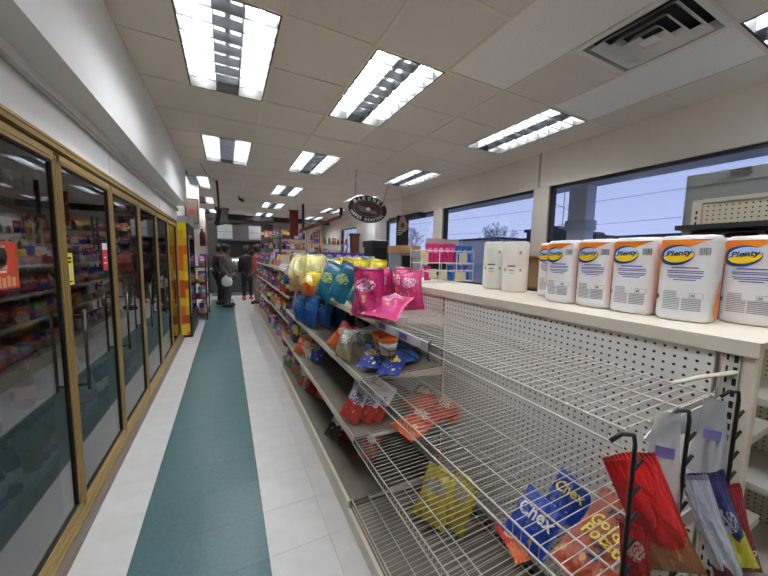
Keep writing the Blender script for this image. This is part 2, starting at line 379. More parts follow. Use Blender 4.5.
# ------------------------------------------------------------------ outdoors
m_out = mat('asphalt', (120,122,128), .9, noise=.1, nscale=2)
struct('ground_outside', MB().box(XR+.15, 160, -80, 120, -.4, -.3), m_out)
m_eave = mat('eave_paint', (214,216,226), .7)
struct('roof_eave', MB().box(XR+.15, 4.85, YF, 12, 2.575, 2.9), m_eave)
pc = thing('porch_column', 'blue grey square column under the eave outside the window', 'column', (4.68, 2.92, -.3))
obj('shaft', MB().box(-.11, .11, -.13, .13, 0, 2.875), m_eave, pc); obj('collar', MB().box(-.13, .13, -.155, .155, 2.24, 2.38), mat('collar_paint', (170,174,190), .6), pc)
def wire(y0, z0, y1, z1, x, label):
    pts = []
    for i in range(13):
        a = i/12; pts.append((x, y0+(y1-y0)*a, z0+(z1-z0)*a - 1.0*math.sin(math.pi*a)))
    tag(obj('power_line', MB().tube(pts, .022, 4), mat('cable', (92,98,125), .7)), label, 'cable', 'overhead power lines')
def zat(py, X, px=600): return onX(px, py, X).z
wire(-15, zat(197,40)+.5, 70, zat(197,40)+.5, 40, 'higher overhead cable crossing the sky outside the windows')
wire(-15, zat(222,40)+.7, 70, zat(222,40)+.7, 40, 'lower overhead cable crossing the sky outside the windows')
m_far = mat('far_building', (186,184,184), .9); m_tree = mat('bare_tree', (112,112,132), .9); m_fard = mat('far_dark', (52,54,66), .9)
for i, (pa, pb, pt, X, lab) in enumerate([(445,500,237,60,'low blue grey building on the horizon behind the wire rack'), (527,536,229,45,'narrow dark block beyond the tall mullion'), (470,530,238,70,'long low roof on the horizon behind the white rolls'), (596,680,233,80,'pale low building on the horizon right of the porch column')]):
    a = onX(pb, pt, X); b = onX(pa, pt, X)
    bt = thing('distant_building', lab, 'building', (X, (a.y+b.y)/2, -.3)); hy = (b.y-a.y)/2; hz = a.z+.3
    obj('wall', MB().box(0, 6, -hy, hy, 0, hz*.93), m_far if i != 1 else m_fard, bt); obj('roof', MB().box(-.3, 6.3, -hy-.3, hy+.3, hz*.93, hz), m_fard, bt)
hl = MB(); pts = [(-60,0)] + [(y, 3.5+2.2*math.sin(y*.05)+1.1*math.sin(y*.13+1)) for y in range(-60, 190, 6)] + [(190,0)]
hl.prism(pts, 'x', 120, 130); struct('hills_outside', hl, mat('hill', (140,148,180), 1))
def tree(base, h, rad, label, seed):
    rnd = random.Random(seed); t = thing('bare_tree', label, 'tree', base)
    obj('trunk', MB().tube([(0,0,0),(.1,.1,h*.3),(0,0,h*.55)], [.22,.16,.1], 6), m_tree, t)
    br = MB()
    def grow(p, d, L, r, k):
        q = p + d*L; br.tube([p, q], [r, r*.6], 4, False)
        if k == 0: return
        for _ in range(3 if k > 1 else 4):
            nd = (d + Vector((rnd.uniform(-1,1), rnd.uniform(-1,1), rnd.uniform(-.3,.7)))*.8).normalized(); grow(q, nd, L*.68, r*.6, k-1)
    for _ in range(7):
        a = rnd.uniform(0, 6.28); d = Vector((math.cos(a)*.8, math.sin(a)*.8, rnd.uniform(.3,1))).normalized(); grow(Vector((0,0,h*(.28+.2*rnd.random()))), d, rad*.48, .11, 4)
    b = obj('branches', br, m_tree, t); b['kind'] = 'stuff'
p = onX(503, 240, 45); tree((45, p.y, -.3), 8.6, 4.2, 'bare winter tree on the horizon beyond the wide window', 3)
p = onX(412, 240, 40); tree((40, p.y, -.3), 10, 4.0, 'bare tree seen beside the hanging black poster', 5)
mp = onX(562, 232, 60); mast = thing('radio_mast', 'thin lattice mast rising against the sky outside', 'mast', (60, mp.y, -.3))
zt_ = zat(178, 60, 562); obj('pole', MB().tube([(0,0,0),(0,0,zt_)], .1, 5), m_far, mast)
obj('crossbar', MB().tube([(0,-2.2,zt_*.62),(0,2.2,zt_*.75)], .06, 4), m_far, mast); obj('crossbar', MB().tube([(0,-.8,zt_*.5),(0,.8,zt_*.5)], .06, 4), m_far, mast)
hp = onX(553, 237, 9); he = onX(592, 237, 9)
vh = thing('parked_vehicle', 'dark roof of a parked vehicle outside, just above paper towels', 'vehicle', (9, he.y, -.3))
L_ = hp.y-he.y; zt2 = zat(226, 9, 555)+.3; zt3 = zat(237,9,575)+.3
obj('body', MB().prism([(-.1,.4),(L_,.4),(L_,zt2),(L_*.9,zt2),(L_*.86,zt2-.1),(L_*.6,zt2-.13),(L_*.45,zt3+.02),(L_*.2,zt3),(0,zt3+.06),(-.1,zt3+.05)], 'x', 0, 1.8), mat('vehicle_black', (24,24,28), .4), vh)
for yy in (.2, L_-.2): obj('wheel', MB().tube([(-.02, yy, .35), (.2, yy, .35)], .35, 16), m_dark, vh)
# ================================================================== LEFT: GLASS DOOR COOLERS
def objw(name, mb, m, root, sm=False):
    # part built in world coordinates under a root that only has a location (one or two levels up)
    o = obj(name, mb, m, root, sm); L = Vector(root.location)
    o.location = -L if root.parent is None else (0, 0, 0)
    return o
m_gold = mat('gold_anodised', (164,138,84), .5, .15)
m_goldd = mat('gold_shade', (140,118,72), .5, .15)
m_gasket = mat('gasket_black', (22,21,20), .6)
m_dglass = glass('cooler_glass', (.58,.60,.61), 2.35, .004)
m_cool = mat('cooler_inside', (70,70,72), .6)
m_chrome = mat('handle_metal', (92,88,82), .25, .9)
DY = [-.30, .52, 1.345, 2.165, 2.97, 3.79, 4.61, 5.45, 6.30]
cl = thing('reach_in_cooler', 'long run of gold framed glass door coolers along left wall', 'cooler', (XCOOL, 3, 0))
f = MB(); XF = XCOOL
f.box(XF-.06, XF, YF, 6.42, 2.002, 2.035); f.box(XF-.05, XF+.004, YF, 6.42, 2.026, 2.04)
objw('header', f, m_gold, cl)
objw('header_gap', MB().box(XF-.08, XF-.028, YF, 6.40, 1.97, 2.003), m_gasket, cl)
f = MB(); f.box(XF-.08, XF, YF, 6.42, .045, .085); f.box(XF-.01, XF+.006, YF, 6.42, .035, .05); f.box(XF-.03, XF+.004, YF, 6.42, .085, .092); objw('sill', f, m_gold, cl)
objw('kick_plate', MB().box(XF-.06, XF+.036, YF, 6.42, 0, .034), mat('kick_grey', (118,110,102), .5), cl)
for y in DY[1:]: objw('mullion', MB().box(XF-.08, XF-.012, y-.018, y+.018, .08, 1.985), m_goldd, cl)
objw('end_post', MB().box(XF-.08, XF, 6.30, 6.42, .0, 2.035), m_gold, cl)
bx_ = MB(); bx_.box(-1.75, -1.72, YF, 6.42, 0, 2.1); bx_.box(-1.75, XF-.08, YF, 6.42, 2.04, 2.1); bx_.box(-1.75, XF-.08, YF, 6.42, 0, .09); bx_.box(-1.75, XF-.08, 6.38, 6.42, 0, 2.1)
objw('cabinet', bx_, m_cool, cl)
m_shelfw = mat('cooler_shelf', (150,152,154), .4, .3)
for z in (.30, .66, 1.0, 1.33, 1.64):
    s_ = MB(); s_.box(-1.6, -.93, YF, 6.38, z-.012, z); s_.box(-.93, -.925, YF, 6.38, z-.03, z+.012); objw('shelf', s_, m_shelfw, cl)
def door_meshes(L):
    fr = MB(); a, b, z0, z1 = .006, L-.006, .095, 1.978; s = .034
    for (y0, y1, p, q) in ((a, b, z0, z0+.045), (a, b, z1-.045, z1), (a, a+s, z0, z1), (b-s, b, z0, z1)): fr.box(-.035, 0, y0, y1, p, q)
    for (y0, y1, p, q) in ((a+s*.35, b-s*.35, z1-.03, z1-.02), (a+s*.4, a+s*.6, z0, z1), (b-s*.6, b-s*.4, z0, z1), (a, b, z0+.02, z0+.03)): fr.box(0, .004, y0, y1, p, q)
    gk = MB(); i = s
    for (y0, y1, p, q) in ((a+i, b-i, z0+.045, z0+.055), (a+i, b-i, z1-.055, z1-.045), (a+i, a+i+.009, z0+.045, z1-.045), (b-i-.009, b-i, z0+.045, z1-.045)): gk.box(-.028, -.006, y0, y1, p, q)
    gl = MB().box(-.020, -.014, a+s, b-s, z0+.045, z1-.045)
    h = MB(); y = a+s*.5+.005; h.tube([(0, y, 1.16), (.05, y, 1.16)], .006, 6); h.tube([(0, y, .78), (.05, y, .78)], .006, 6); h.tube([(.05, y, 1.19), (.05, y, .75)], .0075, 8)
    return fr.mesh('door', m_gold), gk.mesh('gasket', m_gasket), gl.mesh('glass', m_dglass), h.mesh('handle', m_chrome, True)
DM = door_meshes(.82)
for k in range(len(DY)-1):
    d = link('door', DM[0], cl, Vector((XF, DY[k], 0))-Vector(cl.location)); d.scale = (1, (DY[k+1]-DY[k])/.82, 1)
    link('gasket', DM[1], d); link('glass', DM[2], d); link('handle', DM[3], d)
# notices stuck on the doors
def notice(name, px0, py0, px1, py1, label, build):
    a = onX(px0, py0, XF+.002); b = onX(px1, py1, XF+.002)
    t = thing(name, label, 'notice', (XF-.012, a.y, min(a.z, b.z))); build(t, b.y-a.y, abs(a.z-b.z)); return t
def nb_red(t, W, H):
    obj('sheet', MB().box(0, .002, 0, W, 0, H), mat('notice_red', (196,62,34), .5, noise=.12, nscale=14), t)
    k = MB(); k.box(.002, .003, W*.30, W*.62, H*.86, H*.91)
    for (a, b, c, d) in ((.34,.58,.52,.60),(.30,.44,.42,.50),(.48,.64,.42,.50),(.32,.62,.34,.39),(.38,.56,.61,.65)): k.box(.002, .003, W*a, W*b, H*c, H*d)
    obj('picture_pale', k, mat('print_cream', (226,214,190), .6), t)
    k = MB(); k.lathe([(W*.22, 0), (W*.22, .001)], (0,0,0), 16); k.xf(Matrix.Translation((.002, W*.46, H*.68)) @ Matrix.Rotation(math.pi/2, 4, 'Y')); obj('picture', k, mat('print_dark', (50,26,20), .6), t)
    k = MB()
    for i in range(5): k.box(.002, .003, W*(.16+.15*i), W*(.27+.15*i), H*.04, H*(.24+.03*(i % 2)))
    obj('footer', k, mat('print_pinkyellow', (220,168,120), .6), t)
notice('door_notice', -14, 240, 24, 287, 'red paper notice on the nearest cooler door', nb_red)
def nb_yel(t, W, H):
    obj('sheet', MB().box(0, .002, 0, W, 0, H), mat('notice_yellow', (226,220,40), .5), t)
    k = MB(); k.box(.002, .003, W*.1, W*.8, H*.80, H*.87); k.box(.002, .003, W*.25, W*.75, H*.68, H*.75); k.box(.002, .003, W*.3, W*.8, H*.08, H*.12); obj('lettering', k, mat('print_black', (30,30,26), .6), t)
    obj('picture', MB().box(.002, .003, W*.2, W*.8, H*.2, H*.6), mat('print_pale', (214,212,140), .6), t)
notice('door_notice', 67, 253, 77.5, 284, 'narrow yellow notice beside the gold door stile', nb_yel)
def nb_rw(t, W, H):
    obj('sheet', MB().box(0, .002, 0, W, 0, H), mat('notice_crimson', (188,34,62), .5), t)
    k = MB(); k.box(.002, .003, 0, W, H*.76, H); k.box(.002, .003, W*.2, W*.8, H*.25, H*.3); k.box(.002, .003, W*.2, W*.7, H*.45, H*.5); obj('lettering', k, mat('print_white', (228,226,224), .6), t)
notice('door_notice', 104, 243, 110.5, 270, 'small crimson and white notice near the second gold mullion', nb_rw)
# drinks inside
m_cap = mat('bottle_cap', (200,40,40), .4)
def bottle(col, k):
    b = MB().lathe([(.030,0),(.034,.01),(.034,.13),(.030,.15),(.014,.20),(.013,.225)], k=10).mesh('bottle', mat('drink_%d' % k, col, .15, coat=.5), True)
    lb = MB().lathe([(.0348,.05),(.0348,.12)], k=10).mesh('label_band', mat('drink_label_%d' % k, [(210,60,50),(230,230,225),(60,90,170),(225,180,60)][k % 4], .5), True)
    cp = MB().lathe([(.0145,.222),(.0145,.243)], k=8).mesh('cap', mat('cap_%d' % k, [(190,40,40),(235,235,235),(40,80,160),(40,110,60)][k % 4], .4), True)
    return b, lb, cp
BK = [bottle(c, k) for k, c in enumerate([(60,28,18),(196,120,40),(90,140,90),(150,40,50),(190,190,186),(50,70,130)])]
BN = ['cola brown','amber','pale green','dark red','clear white','deep blue']
RWN = ['lowest','second lowest','middle','second highest','highest']
for si, z in enumerate((.30, .66, 1.0, 1.33, 1.64)):
    y = .62; n = 0; k = 0; run = 0; used = []
    while y < 4.4:
        if run == 0: k = random.randrange(6); run = random.randint(3, 6); y += .03
        run -= 1; dn = max(i for i in range(len(DY)) if DY[i] < y)
        if abs(y-DY[dn]) > .06 and abs(y-DY[dn+1]) > .06:
            nd = sum(1 for q in used if q == dn); used.append(dn); b, lb, cp = BK[k]; s = 1.0+.08*(k % 3)
            o = link('drink_bottle', b, None, (-.985+random.uniform(-.008, .008), y, z)); o.scale = (1.2, 1.2, s)
            tag(o, '%s drink bottle, %s along the %s shelf behind the %s cooler door' % (BN[k], ORD[nd].replace('nearest','first'), RWN[si], ORD[dn-1].replace('nearest','first')), 'bottle', '%s bottles, %s shelf, cooler door %d' % (BN[k], RWN[si], dn))
            link('label_band', lb, o); link('cap', cp, o)
        y += .092
# ================================================================== RIGHT: GONDOLA SHELVING
XB = 1.20
m_cream = mat('cream_steel', (220,212,194), .45, noise=.03, nscale=5)
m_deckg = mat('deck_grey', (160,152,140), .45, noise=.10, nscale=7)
m_deckd = mat('deck_dirty_shaded', (122,114,103), .5, noise=.14, nscale=7)  # lower decks: colour darkened for dirt and for painted-in shade under the shelves
m_wire = mat('wire_chrome', (206,200,188), .35, .25)
m_peg = peg_mat('pegboard_cream', (234,232,226))
m_slot = mat('slot_dark', (24,23,22), .8)
m_rail = mat('price_rail', (206,198,180), .4)
SH = [(1.15, .73), (.83, .64), (.50, .60)]
Y0, PIT = .33, 1.22
def wire_shelf(root, y0, y1, xf, xb, z, lipdown=.036, step=.0254):
    s = thing_part('wire_shelf', root)
    d = MB(); n = int((y1-y0)/step)
    for i in range(n+1):
        y = y0+.004+(y1-y0-.008)*i/n; d.tube([(xb, y, z), (xf, y, z), (xf-.002, y, z-lipdown)], .0014, 4, False)
    o = obj('wire_deck', d, m_wire, s); o['kind'] = 'stuff'
    for x, zz in ((xf-.001, z+.002), (xf-.003, z-lipdown), (xf+.10, z-.004), (xf+.10+(xb-xf-.12)*.45, z-.004), (xb-.03, z-.004)):
        obj('rod', MB().tube([(x, y0-.004, zz), (x, y1+.004, zz)], .003, 6), m_wire, s)
    for y in (y0+.006, y1-.006):
        obj('bracket', MB().prism([(xb, z-.008), (xf+.10, z-.008), (xf+.12, z-.022), (xb, z-.06)], 'y', y-.0015, y+.0015), m_cream, s)
    return s
def thing_part(name, root):
    o = bpy.data.objects.new(name, None); COL.objects.link(o); o.parent = root; o.location = -Vector(root.location); o.empty_display_size = .05; return o
def solid_shelf(root, y0, y1, xf, xb, z):
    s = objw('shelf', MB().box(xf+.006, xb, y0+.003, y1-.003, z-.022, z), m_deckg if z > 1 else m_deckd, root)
    obj('price_rail', MB().prism([(xf+.007, z-.034), (xf-.004, z-.030), (xf+.002, z+.004), (xf+.007, z+.004)], 'y', y0+.003, y1-.003), m_rail, s)
    return s
def post(root, y, w=.03, z1=1.30, xa=XB-.008):
    o = objw('upright', MB().box(xa, XB+.045, y-w/2, y+w/2, 0, z1), m_cream, root)
    k = MB()
    for i in range(int((z1-.05)/.032)):
        z = .05+.032*i; k.box(xa-.0012, xa+.001, y-.004, y+.004, z, z+.017)
    obj('slots', k, m_slot, o); return o
bays = []
BAYLAB = ['bay of empty wire shelves with pegboard back, nearest the camera', 'bay of solid shelves holding pink and silver bags', 'bay of solid shelves under pale popcorn bags, far end of run']
for b in range(3):
    y0 = Y0+PIT*b; y1 = y0+PIT
    t = thing('gondola_shelving', BAYLAB[b], 'shelving', (XB, (y0+y1)/2, 0), group='gondola bays'); bays.append(t)
    if b == 0:
        for z, xf in SH: wire_shelf(t, y0, y1, xf, XB-.01, z)
        wire_shelf(t, y0, y1, .60, XB-.01, .12, .03)
    else:
        for z, xf in SH: solid_shelf(t, y0, y1, xf, XB-.01, z)
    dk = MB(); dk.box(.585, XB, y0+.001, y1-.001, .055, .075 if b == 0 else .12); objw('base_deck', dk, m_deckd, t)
    kk = MB(); kk.box(.572, .59, y0+.001, y1-.001, .0, .08 if b == 0 else .122); objw('kick_plate', kk, m_cream, t)
    if b: post(t, y0+.0)
    pn = MB(); pn.box(XB, XB+.012, y0+.016, y1-.016, .14, 1.268); objw('pegboard_panel', pn, m_peg, t)
    tp = MB(); tp.box(XB-.012, 1.74, y0-(.066 if b == 0 else 0), y1-.001, 1.282, 1.30); tp.box(XB-.014, XB+.0, y0-(.066 if b == 0 else 0), y1-.001, 1.262, 1.302); objw('top_deck', tp, m_cream, t)
    # shelves on the far side
    for z in ((.15, .55, .92) if b == 0 else (.15, .92)): objw('rear_shelf', MB().box(1.25, 1.78, y0+.01, y1-.003, z-.03, z), mat('shelf_white', (206,202,192), .45), t)
    objw('rear_panel', MB().box(1.235, 1.245, y0+.016, y1-.016, .14, 1.268), m_cream, t)
# near end upright with its slotted strip, end cover and loose brackets
t = bays[0]
ep = objw('upright', MB().box(XB-.006, XB+.03, .296, .330, 0, 1.285), mat('upright_white', (200,198,190), .45), t)
k = MB()
for i in range(40):
    z = .03+.031*i; k.box(XB-.0075, XB-.004, .299, .307, z, z+.019); k.box(XB-.0075, XB-.004, .317, .321, z+.004, z+.019)
obj('slots', k, m_slot, ep)
objw('end_cover', MB().cbox(XB-.004, 1.235, .266, .295, 0, 1.283, .005), m_cream, t)
objw('shelf_bracket', MB().prism([(XB, 1.135), (.84, 1.135), (.80, 1.118), (.83, 1.10), (XB, 1.06)], 'y', .322, .325), mat('bracket_blue', (170,176,178), .4), t)
objw('hook', MB().tube([(XB-.004, .30, 1.215), (XB-.05, .36, 1.185), (XB-.085, .40, 1.16)], .006, 6), m_cream, t)
# price strip with tags and black clip on the front wire of the top shelf
ps = thing('price_strip', 'white and purple price strip clipped to the front of top wire shelf', 'price strip', (.725, 1.03, 1.11))
obj('strip', MB().box(-.002, 0, 0, .50, .006, .044), mat('strip_plastic', (196,192,196), .3), ps)
for i in range(4): obj('price_tag', MB().box(-.004, -.002, .06+.11*i, .13+.11*i, .012, .038), mat('tag_%d' % (i % 2), [(208,202,214),(110,84,160)][i % 2], .5), ps)
ck = MB(); ck.tube([(0,0,.046),(.006,0,.052),(.012,0,.044)], .003, 6); ck.tube([(-.002,0,.05),(-.004,0,-.02),(.004,0,-.03)], .0032, 6)
cko = obj('shelf_clip', ck, mat('black_plastic', (18,18,18), .45)); cko.location = (.723, 1.025, 1.11); tag(cko, 'small black clip hooked over the front wire of top shelf', 'clip')
# ------------------------------------------------------------------ printed bags
_bm = {}
def bagfn(w, h, t, seed):
    r = random.Random(seed); A = [(r.uniform(3, 8), r.uniform(2, 6), r.uniform(0, 6.3), r.uniform(.03, .09)) for _ in range(6)]; bend = r.uniform(-.25, .25); tw = r.uniform(-.12, .12)
    def fn(u, v, side):
        b = max(0, 1-abs(u)**2.4)**.8 * max(0, math.sin(math.pi*min(max(v, 0), 1)))**.46
        wr = sum(a[3]*math.sin(a[0]*u+a[1]*v*2+a[2]) for a in A)
        edge = 1-.07*math.sin(math.pi*v)+.02*math.sin(9*v+seed)
        x = u*w/2*edge; z = h*v
        y = side*t/2*b*(1+wr*2.4) + t*.32*wr*(.25+.75*b) + bend*t*(v-.5)**2*4 + tw*u*w*(v-.5)
        return (x, y, z)
    return fn
def bag_mesh(w, h, t, seed):
    key = (w, h, t, seed)
    if key in _bm: return _bm[key]
    fn = bagfn(w, h, t, seed); nu, nv = 12, 14; mb = MB(); mb.uv = []
    for side in (-1, 1):
        n0 = len(mb.v)
        for j in range(nv+1):
            for i in range(nu+1):
                u = -1+2*i/nu; v = j/nv; mb.v.append(fn(u, v, side)); mb.uv.append(((u+1)/2, v))
        for j in range(nv):
            for i in range(nu):
                q = (n0+j*(nu+1)+i, n0+j*(nu+1)+i+1, n0+(j+1)*(nu+1)+i+1, n0+(j+1)*(nu+1)+i); mb.f.append(q if side < 0 else q[::-1])
    body = bpy.data.meshes.new('bag'); 
    m0 = mat('bag_plain', (200,200,200), .4)
    me = mb.mesh('bag', m0, True); bm = bmesh.new(); bm.from_mesh(me); bmesh.ops.remove_doubles(bm, verts=bm.verts, dist=1e-5); bm.to_mesh(me); bm.free(); smooth(me)
    se = MB()
    for v0, v1 in ((1, 1.045),):
        n0 = len(se.v); N = 26
        for i in range(N+1):
            u = -1+2*i/N; a = fn(u, 0 if v0 == 0 else 1, -1); rp_ = .0015*(1 if i % 2 else -1)
            se.v.append((a[0], a[1]+rp_, a[2])); se.v.append((a[0]*1.0, a[1]+rp_+.12*t*math.sin(u*3+seed), a[2]+(v1-v0)*h))
        for i in range(N): se.f.append((n0+2*i, n0+2*i+2, n0+2*i+3, n0+2*i+1))
    sm_ = se.mesh('seal', m0)
    _bm[key] = (me, sm_, fn); return _bm[key]
def bag(loc, w, h, t, m, ms, label, yaw=-90, lean=-.2, roll=0, seed=1, group=None, name='snack_bag', cat='snack bag', texts=(), parts=True):
    me, se, fn = bag_mesh(w, h, t, seed)
    o = link(name, me, None, loc, None, m); o.rotation_mode = 'XYZ'
    o.rotation_euler = (Matrix.Rotation(math.radians(yaw), 3, 'Z') @ Matrix.Rotation(lean, 3, 'X') @ Matrix.Rotation(roll, 3, 'Y')).to_euler()
    tag(o, label, cat, group)
    if parts: link('seal', se, o, None, None, ms)
    for (s, cu, cv, hh, wm, tm, rot) in texts:
        k = MB(); base = lambda a, b: Vector(fn(max(-.97, min(.97, a/(w/2))), b/h, -1))
        text_on(k, s, lambda a, b: base(a, b)+Vector((0, -.004, 0)), cu*w/2, cv*h, hh, wm, .12, rot, bold=1); obj('lettering', k, tm, o)
    return o
def lay(px, py, z, dx=0, dy=0, dz=0): p = onZ(px, py, z); return (p.x+dx, p.y+dy, z+dz)
M_ = lambda k, *a, **q: bag_mat('print_'+k, *a, **q)
pk = M_('pink', (196,36,104), (206,52,122), (238,206,226), (226,168,96), seed=2); pk_s = mat('seal_pink', (214,150,180), .4)
teal = M_('teal', (20,92,118), (28,110,136), (196,208,120), (220,214,140), seed=4, split=.42); teal_s = mat('seal_silver', (186,190,196), .3, .4)
yel = M_('yellow', (236,214,40), (240,226,90), (240,238,220), (220,150,40), seed=5); yel_s = mat('seal_yellow', (232,214,70), .4)
pop = M_('popcorn', (232,226,150), (222,196,140), (246,242,214), (206,130,84), seed=6); pop_s = mat('seal_pale', (236,232,180), .4)
ora = M_('orangemix', (236,200,50), (216,100,50), (244,236,220), (230,130,90), seed=7)
blu = M_('deepblue', (34,94,160), (28,80,146), (80,140,200), (40,100,170), seed=8); blu_s = mat('seal_blue', (40,90,160), .35)
ryl = M_('blueyellow', (34,62,140), (26,58,150), (224,196,80), (232,214,120), seed=9, split=.38); 
slv = M_('silver', (150,146,140), (176,168,140), (220,216,206), (206,176,70), seed=10)
red = M_('redorange', (176,44,30), (196,92,46), (226,206,180), (214,120,60), seed=11)
wht = M_('whitered', (214,210,216), (176,52,44), (90,80,150), (224,150,70), seed=12, split=.45)
chx = M_('royalblue', (18,52,140), (22,58,150), (26,62,150), (150,124,86), seed=13, split=.30)
gold_ = M_('goldpotato', (150,72,44), (150,58,28), (120,48,34), (180,130,64), seed=14, split=.34)
lem = M_('lemon', (186,168,44), (176,158,50), (140,140,156), (160,146,60), seed=15)
blk = M_('blackwhite', (206,204,206), (32,26,22), (216,212,206), (206,166,90), seed=16, split=.48)
grn = M_('greenmix', (60,120,70), (70,90,170), (210,220,210), (220,190,80), seed=17)
t_white = mat('print_txt_white', (236,234,230), .5); t_yel = mat('print_txt_yellow', (228,204,80), .5); t_navy = mat('print_txt_navy', (26,30,72), .5); t_dark = mat('print_txt_dark', (40,26,22), .5)
Z1, Z2, Z3, ZB = 1.15+.001, .83+.001, .50+.001, .125
# ---- top shelf, from near to far
pinks = [((366,321), .21, .26, -.12, -62, 0, 'front most pink snack bag standing at left end of pink group'),
         ((384,306), .20, .245, -.10, -95, .02, 'pink snack bag standing behind the front pink bag'),
         ((400,306), .20, .25, -.08, -80, 0, 'pink snack bag with pale script standing at back of pink group'),
         ((411,313), .17, .25, -.22, -60, -.18, 'pink snack bag leaning at right end of the pink group')]
for i, ((x, y), w_, h_, ln, yw, rl, lab) in enumerate(pinks):
    bag(lay(x, y, Z1, dz=.02), w_, h_, .085, pk, pk_s, lab, yaw=yw, lean=ln, roll=rl, seed=20+i, group='pink snack bags')
bag(lay(378, 325, Z1, dz=.045), .21, .26, .08, pk, pk_s, 'pink snack bag lying face up in front of the pink group', yaw=-52, lean=-1.28, roll=0, seed=25, group='pink snack bags')
teals = [((320,301), 'teal snack bag, left of the two leaning teal bags'), ((335,303), 'teal snack bag, right of the two leaning teal bags'), ((350,306), 'teal snack bag slumped low beside the pink bags')]
for i, ((x, y), lab) in enumerate(teals):
    bag(lay(x, y, Z1, dz=.02), .21, .29 if i < 2 else .22, .08, teal, teal_s, lab, yaw=-62 if i < 2 else -75, lean=-.30 if i < 2 else -.75, roll=.34, seed=30+i, group='teal snack bags')
yels = [((358,300), 'yellow topped snack bag wedged between teal and pink bags'), ((343,298), 'yellow topped snack bag behind the slumped teal bag'), ((329,295), 'yellow topped snack bag behind the right teal bag')]
for i, ((x, y), lab) in enumerate(yels): bag(lay(x, y, Z1, dx=.12, dz=.02), .20, .30, .08, yel, yel_s, lab, yaw=-70, lean=-.15, roll=.1, seed=34+i, group='yellow topped bags')
pops = [((297,293), 0, 'tall pale yellow popcorn bag at the front of its row'), ((303,293), .08, 'pale yellow popcorn bag, second of its row'), ((314,292), .2, 'pale yellow popcorn bag behind the left teal bag'), ((290,288), .1, 'pale yellow popcorn bag at far end of its row'), ((322,291), .22, 'pale yellow popcorn bag at the back near the yellow bags')]
for i, ((x, y), dx, lab) in enumerate(pops): bag(lay(x, y, Z1, dx=dx, dz=.02), .25, .33 if i < 2 else .29, .11, pop, pop_s, lab, yaw=-65+7*i, lean=-.12, roll=.05*i-.1, seed=40+i, group='popcorn bags')
bag(lay(308, 298, Z1, dz=.02), .18, .20, .09, ora, yel_s, 'orange and yellow snack bag low in front of popcorn bags', yaw=-60, lean=-.3, seed=46)
bag(lay(314, 299, Z1, dx=.04, dz=.02), .17, .19, .09, ora, yel_s, 'orange and yellow snack bag tucked against the left teal bag', yaw=-70, lean=-.5, seed=47)
bag(lay(290, 287, Z1, dx=.1, dz=.02), .20, .25, .09, grn, teal_s, 'green and blue snack bag at far end of the top shelf', yaw=-55, lean=-.35, seed=48)
bag(lay(288, 286, Z1, dx=.0, dz=.02), .20, .22, .09, ryl, blu_s, 'blue snack bag leaning at far end of the top shelf', yaw=-60, lean=-.4, seed=49)
# ---- second shelf
for i, (x, y, lab) in enumerate([(297,324,'large dark blue bag at the far left of the blue row'), (306,328,'large dark blue bag with round badge at front of blue row'), (317,330,'large dark blue bag, third of the blue row'), (328,330,'large dark blue bag, fourth of the blue row'), (337,328,'large dark blue bag at the near end of the blue row')]):
    o = bag(lay(x, y, Z2, dx=.02+.02*i, dz=.015), .22, .27, .09, blu, blu_s, lab, yaw=-75, lean=-.12, seed=50+i, group='dark blue bags')
    if i in (1, 2):
        fn = bag_mesh(.23, .30, .10, 50+i)[2]; k = MB(); n = 18
        for q in range(n):
            a = 2*math.pi*q/n
            for rr in (.030, .022): k.v.append(tuple(Vector(fn(-.25+rr*math.cos(a)/.115, .62+rr*math.sin(a)/.30, -1))+Vector((0,-.004,0))))
        for q in range(n): k.f.append((2*q, 2*((q+1) % n), 2*((q+1) % n)+1, 2*q+1))
        obj('badge', k, mat('badge_pale', (196,206,220), .5), o)
bag(lay(332, 350, Z2, dz=.02), .11, .20, .06, red, mat('seal_red', (160,40,30), .4), 'orange red snack bag leaning over on the second shelf', yaw=-40, lean=-.35, roll=.55, seed=60)
bag(lay(346, 342, Z2, dx=.1, dz=.02), .14, .20, .07, ryl, blu_s, 'blue and yellow bag standing behind the orange red bag', yaw=-60, lean=-.2, roll=.2, seed=61)
bag(lay(341, 362, Z2, dz=.02), .12, .19, .06, slv, teal_s, 'silver snack bag, left one of the pair on second shelf', yaw=-55, lean=-.25, roll=.15, seed=62, group='silver snack bags')
bag(lay(354, 361, Z2, dx=.02, dz=.02), .12, .18, .06, slv, teal_s, 'silver snack bag, right one of the pair on second shelf', yaw=-50, lean=-.25, roll=.1, seed=63, group='silver snack bags')
bag(lay(368, 374, Z2, dx=.0, dz=.03), .14, .18, .07, ryl, blu_s, 'blue and yellow bag lying on second shelf, left one', yaw=-35, lean=-1.05, roll=.1, seed=64, group='lying blue and yellow bags')
bag(lay(387, 381, Z2, dx=.0, dz=.03), .14, .18, .07, ryl, blu_s, 'blue and yellow bag lying on second shelf, right one', yaw=-50, lean=-1.1, roll=.05, seed=65, group='lying blue and yellow bags')
bag(lay(408, 367, Z2, dx=.05, dz=.04), .12, .22, .05, blu, blu_s, 'dark blue shiny bag lying across the second shelf', yaw=10, lean=-1.3, roll=0, seed=66)
